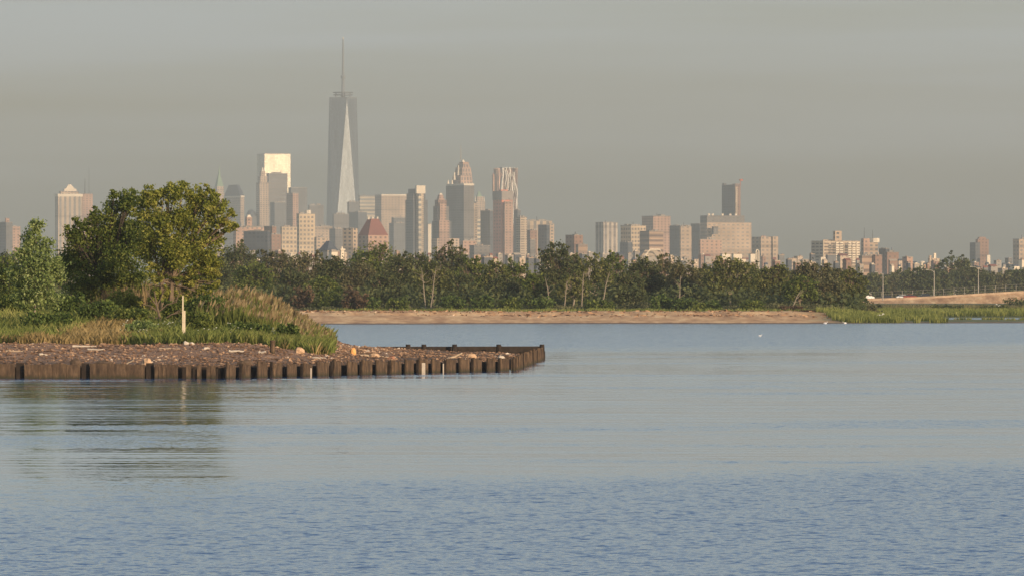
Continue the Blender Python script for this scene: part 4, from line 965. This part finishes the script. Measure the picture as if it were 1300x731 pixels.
# ------------------------------------------------------------------ far tree line
def far_tree(px, top, wpx, d, mat, label, seed, bark='bark', base=None, n=1500, size=.34, pale=False, bare=False, open_=0):
    r = np.random.default_rng(seed); k = d/F; bz = float(far_h(np.array(X(px, d)), np.array(float(d)))) if d < 1640 else .8
    by = HY+(CH-bz)*F/d; h = by-top; bl = []
    low = .30 if not bare else .45
    nb = 7+int(wpx/12)
    for i in range(nb):
        f = (i+.5)/nb; xx = px+(f-.5)*wpx*.86+r.uniform(-3, 3)
        arch = math.sqrt(max(0, 1-((f-.5)*1.7)**2))
        ry = h*r.uniform(.13, .2); yt = top+ry+(1-arch)*h*.42+r.uniform(0, .06)*h
        bl.append((xx, yt, wpx*r.uniform(.13, .2), ry))
        if r.random() < .45: bl.append((xx+r.uniform(-5, 5), yt-ry*r.uniform(.5, 1.1), wpx*.07, ry*.45))
        bl.append((xx+r.uniform(-4, 4), yt+h*r.uniform(.2, .32), wpx*r.uniform(.12, .2), h*.16))
        bl.append((xx, by-h*r.uniform(.42, .55), wpx*.17, h*.17))
        if not bare: bl.append((xx, by-h*r.uniform(.2, .32), wpx*.17, h*.2))
    return tree('broadleaf_tree', px, d, bz, bl, int(n*(wpx/45)*(.6 if bare else 1)), size, mat, bark, label, seed=seed, trunk_r=.16 if pale else .2, depth=.7, per=16, stems=1, clump=.34, inner=.5)
ft = [ # px, top, width, d, leaf, bark, adjectives, bare
    (300, 306, 62, 1320, 'leaf_dark', 'bark', 'tall hazy dark', 0), (345, 316, 60, 1250, 'leaf_dull', 'bark', 'dull broad', 0), (272, 322, 46, 1200, 'leaf_dark', 'bark', 'dark green', 0),
    (322, 332, 52, 1180, 'leaf_mid', 'bark', 'green rounded', 0), (390, 317, 54, 1230, 'leaf_dull', 'bark', 'brownish green', 0), (425, 322, 46, 1190, 'leaf_dark', 'bark', 'dark spreading', 0),
    (372, 340, 44, 1165, 'leaf_dark', 'bark', 'low dark', 0), (410, 350, 40, 1155, 'leaf_mid', 'bark', 'low mid green', 0),
    (474, 304, 62, 1240, 'leaf_mid', 'bark', 'tallest domed', 0), (455, 330, 42, 1175, 'leaf_dull', 'bark', 'olive brown', 0), (505, 320, 46, 1210, 'leaf_dark', 'bark', 'dark full', 0), (490, 345, 44, 1160, 'leaf_dark', 'bark', 'low dark full', 0),
    (530, 318, 38, 1260, 'leaf_dark', 'bark', 'hazy dark', 0), (573, 309, 54, 1270, 'leaf_dark', 'bark', 'tall round hazy', 0), (550, 330, 44, 1160, 'leaf_sage', 'bark_pale', 'pale trunked sparse', 1),
    (600, 326, 40, 1200, 'leaf_mid', 'bark', 'sunlit green', 0), (585, 345, 36, 1160, 'leaf_dark', 'bark', 'low shadowy', 0), (628, 328, 36, 1190, 'leaf_sage', 'bark', 'yellowish green', 0), (655, 330, 44, 1200, 'leaf_mid', 'bark', 'mid green leafy', 0),
    (640, 348, 40, 1160, 'leaf_dark', 'bark', 'low dark green', 0), (680, 345, 30, 1155, 'leaf_mid', 'bark', 'small mid green', 0),
    (706, 305, 46, 1170, 'leaf_dark', 'bark', 'ragged dark pine like', 0), (722, 318, 40, 1200, 'leaf_dark', 'bark', 'dark tall', 0), (752, 322, 46, 1170, 'leaf_sage', 'bark_pale', 'pale stemmed olive', 1), (728, 342, 38, 1150, 'leaf_sage', 'bark_pale', 'sparse pale stemmed', 1),
    (777, 318, 40, 1260, 'leaf_mid', 'bark', 'hazy olive', 0), (815, 326, 52, 1175, 'leaf_dark', 'bark', 'very dark broad', 0), (800, 345, 40, 1155, 'leaf_dark', 'bark', 'shadowed low', 0), (845, 322, 40, 1200, 'leaf_dull', 'bark', 'dull brown green', 0),
    (868, 330, 44, 1170, 'leaf_dull', 'bark', 'dusty broad', 0), (895, 335, 36, 1190, 'leaf_dark', 'bark', 'dark narrow', 0), (927, 324, 60, 1160, 'leaf_sage', 'bark_pale', 'spreading pale limbed', 1), (950, 330, 42, 1230, 'leaf_dark', 'bark', 'dark green background', 0),
    (982, 334, 46, 1170, 'leaf_sage', 'bark', 'rounded olive', 0), (1002, 342, 38, 1200, 'leaf_dull', 'bark', 'dull green', 0), (1028, 330, 58, 1190, 'leaf_dull', 'bark', 'broad domed brown green', 0), (1015, 350, 40, 1150, 'leaf_mid', 'bark', 'low leaning', 1),
    (1062, 336, 46, 1200, 'leaf_dull', 'bark', 'olive brown rounded', 0), (1082, 338, 34, 1180, 'leaf_sage', 'bark', 'yellow green end', 0), (1050, 352, 40, 1160, 'leaf_dull', 'bark', 'low dusty', 0),
    (255, 330, 40, 1190, 'leaf_dark', 'bark', 'dark half hidden', 0), (10, 320, 60, 1200, 'leaf_dark', 'bark', 'dark hazy', 0), (60, 326, 60, 1210, 'leaf_dull', 'bark', 'dull half hidden', 0), (-35, 322, 60, 1200, 'leaf_dark', 'bark', 'dark', 0), (1340, 345, 60, 2500, 'leaf_dark', 'bark', 'dark', 0),
]
used = set()
for i, (px, top, wp, d, mat, bark, adj, bare) in enumerate(ft):
    lm, rel, dx = near(px)
    if -5 < px < 1305: lab = f"{adj} far shore tree {'in front of' if dx < 6 else rel} {lm}"
    else: lab = f"{adj} tree just outside the {'left' if px < 0 else 'right'} frame edge"
    far_tree(px, top, wp, d, mat, lab, 200+i, bark, n=7000 if d < 1900 else 1200, size=.25 if d < 1900 else .7, pale=(bark == 'bark_pale'), bare=bare)
bt = [(1108, 346, 34, 'hazy low'), (1130, 350, 34, 'dull brownish'), (1142, 342, 40, 'dark'), (1168, 338, 44, 'dark rounded'), (1190, 340, 34, 'narrow dark'), (1212, 324, 52, 'tallest dark domed'), (1236, 336, 40, 'dark shouldered'), (1262, 343, 42, 'grey green'), (1285, 340, 40, 'dusky'), (1304, 338, 40, 'dark edge')]
for i, (px, top, wp, adj) in enumerate(bt):
    lm, rel, dx = near(px)
    far_tree(px, top, wp, 2700+40*(i % 3), 'leaf_dull' if i in (1, 7) else 'leaf_dark', f"{adj} tree behind the highway {'in front of' if dx < 6 else rel} {lm}", 300+i, n=5200, size=.6)
# a low hedge-like mass closing the view under the trees
def strip_cloud(name, x0, x1, y0, y1, z0, z1, n, size, mat, label, hf=far_h, cat='undergrowth', seed=5):
    r = np.random.default_rng(seed); x = r.uniform(x0, x1, n); y = r.uniform(y0, y1, n)
    top = z0+(z1-z0)*fbm(x*.22, y*.1+seed, seed); z = hf(x, y)+top*r.random(n)**.7
    p = np.stack([x, y, z], -1); u = r.normal(size=(n, 3)); u /= np.linalg.norm(u, axis=1)[:, None]
    v = np.cross(u, r.normal(size=(n, 3))); v /= np.linalg.norm(v, axis=1)[:, None]; s = size*r.uniform(.6, 1.3, n)[:, None]
    t = .5+.9*(fbm(x*.3, z*.8, seed+2)-.5)+r.normal(0, .12, n)
    return tag(quads(name, np.stack([p-u*s*.8, p-v*s*.5, p+u*s*.8, p+v*s*.5], 1), t, mat), label, cat, kind='stuff')
strip_cloud('undergrowth', -95, 56, 1150, 1215, 1.0, 5.5, 34000, .45, 'leaf_dark', 'dark dense undergrowth filling the space beneath the far trees')
strip_cloud('beach_scrub', -34, 52, 1141, 1150, -.9, 2.3, 12000, .26, 'leaf_dull', 'low uneven green scrub along the top of the far beach', seed=8)
sh = [(420, 380, 14, 12, 1146, 'leaf_mid', 'grey green bush at the left end of the far beach'), (445, 378, 10, 14, 1143, 'leaf_brown', 'brown dead looking bush above the left end of the far beach'), (460, 382, 9, 9, 1142, 'leaf_brown', 'smaller brown dead bush beside the larger brown one'), (473, 384, 9, 8, 1142, 'leaf_shrub', 'green bush right of the two brown ones'),
      (385, 372, 14, 12, 1150, 'leaf_brown', 'pinkish brown bush low behind the reeds'), (505, 385, 14, 9, 1142, 'leaf_mid', 'dark bush on the beach top left of the pale trunks'), (575, 384, 16, 9, 1141, 'leaf_shrub', 'green bush right of the pale forked trunks'), (612, 383, 15, 10, 1141, 'leaf_shrub', 'bright green bush near the middle of the far beach'),
      (648, 385, 16, 9, 1141, 'leaf_mid', 'dark green bush below the rippled tower'), (690, 385, 15, 9, 1141, 'leaf_shrub', 'green bush below the ragged dark tree'), (760, 387, 18, 8, 1141, 'leaf_mid', 'low green bush below the lone striped tower'), (840, 386, 14, 11, 1138, 'leaf_shrub', 'leafy green bush spilling onto the sand below the cluster'), (868, 388, 15, 10, 1136, 'leaf_shrub', 'second leafy bush spilling onto the sand farther right'),
      (885, 391, 10, 8, 1134, 'leaf_mid', 'small dark bush at the sandy edge right of the leafy pair'), (905, 388, 12, 8, 1139, 'leaf_shrub', 'low bush left of the spreading pale limbed tree'), (955, 389, 16, 7, 1139, 'leaf_mid', 'low bush right of the spreading pale limbed tree'), (1005, 396, 14, 8, 1132, 'leaf_brown', 'reddish brown tangle of branches on the sandbank'), (1025, 399, 10, 5, 1126, 'leaf_brown', 'low red brown tangle at the end of the sand'),
      (1060, 391, 22, 8, 1160, 'leaf_mid', 'dark green bush behind the marsh grass'), (1100, 391, 18, 9, 1190, 'leaf_dull', 'brown green bush at the right end of the tree line'), (1205, 392, 22, 5, 1400, 'leaf_dark', 'low dark hedge like bush out on the marsh'), (1262, 391, 20, 5, 1400, 'leaf_dark', 'low dark bush nearer the right end of the marsh'), (1290, 383, 18, 6, 1600, 'leaf_dark', 'dark bush under the road bank at far right')]
for i, (px, py, rx, ry, d, mat, lab) in enumerate(sh): shrub(px, py, rx, ry, d, mat, lab, 900, .28, far_h, 400+i)
def beach_bits(name, n, mat, lo, hi, y0, y1, label):
    r = np.random.default_rng(77); x = r.uniform(-36, 48, n); y = r.uniform(y0, y1, n); z = far_h(x, y)+.03
    s = r.uniform(lo, hi, n); u = np.stack([r.normal(size=n), r.normal(size=n)*.6, r.normal(size=n)*.25], -1); u /= np.linalg.norm(u, axis=1)[:, None]
    v = np.cross(u, np.array([0, 1., .2])); v /= np.linalg.norm(v, axis=1)[:, None]; p = np.stack([x, y, z], -1); s = s[:, None]
    return tag(quads(name, np.stack([p-u*s, p-v*s*.3, p+u*s, p+v*s*.3], 1), r.random(n), mat), label, 'debris', kind='stuff')
beach_bits('flotsam', 900, 'rubble_stone', .1, .5, 1085, 1132, 'small stones and driftwood scattered over the sand of the far beach')
# leaning bare trunks on the bank
for i, (px, pt, d, lean, lab) in enumerate([(541, 340, 1146, -6, 'pale bare forked trunk leaning left above the far beach'), (546, 338, 1147, 8, 'pale bare trunk leaning right beside the forked one'), (700, 352, 1146, -8, 'thin pale trunk leaning left near the ragged dark tree'), (738, 345, 1146, 3, 'pale thin upright trunk among the sparse trees'), (762, 345, 1147, 12, 'pale trunk curving right among the sparse trees'), (1003, 368, 1142, 14, 'grey dead trunk leaning right above the brown tangle'), (862, 350, 1146, 2, 'ivy wrapped thin trunk above the leafy bushes'), (716, 356, 1145, 4, 'short grey trunk among pale stems')]):
    k = d/F; r = np.random.default_rng(i); bz = float(far_h(np.array(X(px, d)), np.array(float(d)))); h = Z(pt, d)-bz; l = lean*k
    mb = MB(); mb.tube([(0, 0, -.2), (l*.4, 0, h*.35), (l*.6, 0, h*.65), (l, 0, h)], [.11, .095, .07, .03], 6)
    for g in range(7):
        f = r.uniform(.35, .9); a = Vector((l*f, 0, h*f)); e = a+Vector((r.uniform(-1.3, 1.3), r.uniform(-.6, .6), r.uniform(.3, 1.3))); mb.tube([a, a.lerp(e, .5)+Vector((0, 0, -.08)), e], [.045, .03, .012], 4)
    tag(mb.build('bare_trunk', 'bark_pale', loc=(X(px, d), d, bz), smooth=True), lab, 'tree trunk')

# ------------------------------------------------------------------ marsh at the right
def mh(x, y): return far_h(x, y)
blades('marsh_grass', 60000, 'marsh_leaf', .5, 1.0, .16, (44, 86), (1060, 1180), lambda x, y: (y-shore_y(x) > 5) & (fbm(x*.15, y*.04, 6) > .36) & ((y-shore_y(x) < 60) | (y > 1125)) & (x < 61+4*fbm(y*.05, y*0., 7)) & (mh(x, y) > .02) & (x > 46+3*fbm(y*.1, y*0., 2)), mh, 'bright yellow green cordgrass along the marsh edge', 'grass', .2)
blades('marsh_bank', 26000, 'marsh_leaf', .6, 1.2, .2, (58, 125), (1276, 1345), lambda x, y: fbm(x*.12, y*.05, 16) > .3, mh, 'second bright cordgrass strip behind the narrow inlet at right', 'grass', .2)
blades('marsh_mud_grass', 5000, 'reed_leaf', .2, .5, .2, (64, 100), (1120, 1150), lambda x, y: (y-shore_y(x) > 6) & (fbm(x*.2, y*.1, 18) > .55), mh, 'sparse stubble on the mud strip along the water at right', 'grass', .2)
blades('marsh_field', 60000, 'marsh_dull', .4, .9, .3, (50, 165), (1190, 1640), lambda x, y: (x > 50+(y-1190)*.02) & (mh(x, y) > .1) & ((x < 60) | (y > 1330)), mh, 'dull green and tan marsh field between the cordgrass and the road', 'grass', .2)
blades('beach_weeds', 9000, 'grass_green', .2, .5, .12, (-30, 50), (1128, 1142), lambda x, y: fbm(x*.2, y*.2, 9) > .45, mh, 'thin weeds scattered along the crest of the far beach', 'grass', .3)
# ------------------------------------------------------------------ highway bank
RD = 2250.
def road_z(x):          # rises to the right toward a bridge
    return 1.45+2.5*smooth(112, 172, x*1.0)+.4*smooth(90, 130, x)+1.2*smooth(165, 240, x*1.0)
rb = MB(); n = 60
xs = np.linspace(95, 420, n)
for i in range(n-1):
    a, c = xs[i], xs[i+1]; za, zc = float(road_z(a)), float(road_z(c))
    rb.face([(a, RD-22, .4), (c, RD-22, .4), (c, RD-6, zc), (a, RD-6, za)])
for i in range(n-1):
    a, c = xs[i], xs[i+1]; za, zc = float(road_z(a)), float(road_z(c))
    rb.face([(a, RD+16, za), (c, RD+16, zc), (c, RD+40, .4), (a, RD+40, .4)])
tag(rb.build('embankment', 'shore'), kind='structure')
rb = MB()
for i in range(n-1):
    a, c = xs[i], xs[i+1]; za, zc = float(road_z(a)), float(road_z(c)); rb.face([(a, RD-6, za+.004), (c, RD-6, zc+.004), (c, RD+16, zc+.004), (a, RD+16, za+.004)])
tag(rb.build('highway', 'asphalt'), kind='structure')
rb = MB()
for i in range(n-1):
    a, c = xs[i], xs[i+1]; za, zc = float(road_z(a)), float(road_z(c))
    lo = [(a, RD-6.2, za-.5), (c, RD-6.2, zc-.5), (c, RD-5.9, zc-.5), (a, RD-5.9, za-.5)]
    hi = [(a, RD-6.2, za+.6), (c, RD-6.2, zc+.6), (c, RD-5.9, zc+.6), (a, RD-5.9, za+.6)]
    rb.face([lo[0], lo[1], hi[1], hi[0]]); rb.face(hi); rb.face([lo[2], lo[3], hi[3], hi[2]])
tag(rb.build('road_barrier', 'concrete'), 'long pale concrete barrier along the near side of the highway', 'barrier')
fr = empty('highway_fence', (100, RD+17, 0)); tag(fr, 'long pale metal fence with many posts along the far side of the highway', 'fence')
mb = MB(); mr = MB()
for i in range(70):
    x = 108+i*3.2; z = float(road_z(x)); o = MB(); o.box(x-100, 0, z-.5, .1, .08, z+2.6); o.build('fence_post', 'lamp_grey', fr)
for i in range(n-1):
    a, c = xs[i], xs[i+1]; za, zc = float(road_z(a)), float(road_z(c))
    for hh in (.9, 1.7, 2.5): mr.tube([(a-100, 0, za+hh), (c-100, 0, zc+hh)], [.025, .025], 4)
mr.build('fence_rail', 'lamp_grey', fr)
for i, (px, top, d, lab) in enumerate([(1120.5, 347, 2236, 'leftmost of the three highway lamp posts, before the low dull trees'), (1185.5, 344, 2248, 'middle highway lamp post with a curved arm, before the dark trees'), (1241.5, 340, 2255, 'rightmost of the three highway lamp posts')]):
    x = X(px, d); z = float(road_z(x)); root = empty('street_lamp', (x, d-2, z)); tag(root, lab, 'street lamp', 'highway lamp posts')
    h = Z(top, d)-z; mb = MB(); mb.cyl(0, 0, 0, .17, h, .11, 8); mb.build('pole', 'lamp_grey', root)
    mb = MB(); mb.tube([(0, 0, h-.4), (-.7, 0, h+.15), (-1.9, 0, h+.35)], [.12, .09, .07], 6); arm = mb.build('arm', 'lamp_grey', root)
    mb = MB(); mb.box(-2.2, 0, h+.25, .9, .4, h+.5, 0, .7, .7); mb.build('lamp_head', 'lamp_grey', arm)
def car(px, d, yaw, mat, label, kind='car', sx=1.0):
    x = X(px, d); z = float(road_z(x))+.01; root = empty('car' if kind == 'car' else 'van', (x, d, z), yaw); tag(root, label, kind)
    L_, H = (4.5, 1.45) if kind == 'car' else (5.4, 2.3); W_ = 1.85 if kind == 'car' else 2.1
    prof = [(-L_/2, .35), (-L_/2, .85), (-L_/2+.15, .95), (L_/2-1.1, .95), (L_/2-.1, .75), (L_/2, .35)] if kind == 'car' else [(-L_/2, .4), (-L_/2, 2.25), (L_/2-1.6, H), (L_/2-.95, 1.25), (L_/2-.1, 1.1), (L_/2, .4)]
    mb = MB(); a = [(p[0], -W_/2, p[1]) for p in prof]; c = [(p[0], W_/2, p[1]) for p in prof]
    mb.face(a); mb.face(c[::-1]); m_ = len(prof)
    for i in range(m_): j = (i+1) % m_; mb.face([a[i], c[i], c[j], a[j]])
    if kind == 'car': mb.box(-.25, 0, 1.36, 1.7, W_*.82, 1.45)
    mb.build('body', mat, root)
    mb = MB()
    if kind == 'car': mb.box(-.25, 0, .95, 2.9, W_*.94, 1.37, 0, .62, .86)
    else: mb.box(L_/2-1.5, 0, 1.3, .8, W_*1.01, 1.95, 0, .8, 1)
    mb.build('cabin_glass', 'car_glass', root)
    for sx_ in (-1, 1):
        for sy_ in (-1, 1):
            mb = MB(); cx, cy = sx_*L_*.31, sy_*(W_/2-.05); mb.tube([(cx, cy-.11, .34), (cx, cy+.11, .34)], [.34, .34], 12); wh = mb.build('wheel', 'rubber', root); mb = MB(); mb.tube([(cx, cy-.12, .34), (cx, cy+.12, .34)], [.2, .2], 10); mb.build('rim', 'steel', wh)
car(1089, 2247, .55, 'car_white', 'white car, nearest the left end of the highway', 'car'); car(1098.5, 2250, .3, 'car_white', 'white van on the highway just right of the white car', 'van')
car(1127, 2247, 0, 'car_dark', 'dark car just right of the leftmost lamp post', 'car'); car(1147, 2252, .1, 'car_white', 'pale car halfway between the left and middle lamp posts', 'car'); car(1176, 2247, 0, 'car_dark', 'dark car just left of the middle lamp post', 'car'); car(1156, 2247, 0, 'car_red', 'dark red car between the pale car and the middle lamp post', 'car')

# birds on the water
def bird(px, d, label, s=1.0, z=0.0, col='bird_white', name='gull', fl=1):
    root = empty(name, (X(px, d), d, z)); tag(root, label, 'bird')
    mb = MB(); pts = [(-.42*s*fl, 0, .20*s), (-.25*s*fl, 0, .17*s), (0, 0, .14*s), (.18*s*fl, 0, .17*s), (.27*s*fl, 0, .30*s), (.30*s*fl, 0, .42*s), (.40*s*fl, 0, .42*s), (.52*s*fl, 0, .39*s)]
    mb.tube(pts, [.02*s, .09*s, .16*s, .12*s, .06*s, .06*s, .05*s, .01*s], 9); mb.build('body', col, root, True)
    mb = MB(); mb.tube([(-.4*s*fl, 0, .24*s), (0, .0, .27*s), (.1*s*fl, 0, .24*s)], [.01*s, .08*s, .02*s], 6); mb.build('wing', col, root, True)
bird(1048, 1040, 'white gull floating off the marsh, left of two', .7); bird(1072.5, 1044, 'white gull floating off the marsh, right of two', .7, fl=-1)
bird(1117, 1085, 'white egret like bird standing in the cordgrass', 1.3, .75); bird(1269, 1500, 'white bird out on the marsh field at far right', 1.6, 1.2, fl=-1)
bird(965, 760, 'small white bird on the open water right of the centre', .45)

# ------------------------------------------------------------------ haze
m, nt, b = newmat('haze'); nt.nodes.remove(b)
v = N(nt, 'ShaderNodeVolumePrincipled'); v.inputs['Density'].default_value = HAZE = 6.0e-5
v.inputs['Color'].default_value = (.61, .665, .70, 1); v.inputs['Anisotropy'].default_value = .0
L(nt, v.outputs[0], nt.nodes['Material Output'].inputs['Volume'])
mb = MB(); mb.box(0, 11500, -2.0, 14000, 24000, 620)
o = tag(mb.build('haze', 'haze'), 'pale even haze filling the air over water and city', 'haze', kind='stuff')
long_ = [k for k in LABELS if not 4 <= len(k.replace('-', ' ').split()) <= 16]
if long_: print('LONG', long_)
dup = {k: v for k, v in LABELS.items() if len(v) > 1}
if dup: print('DUP LABELS', dup)
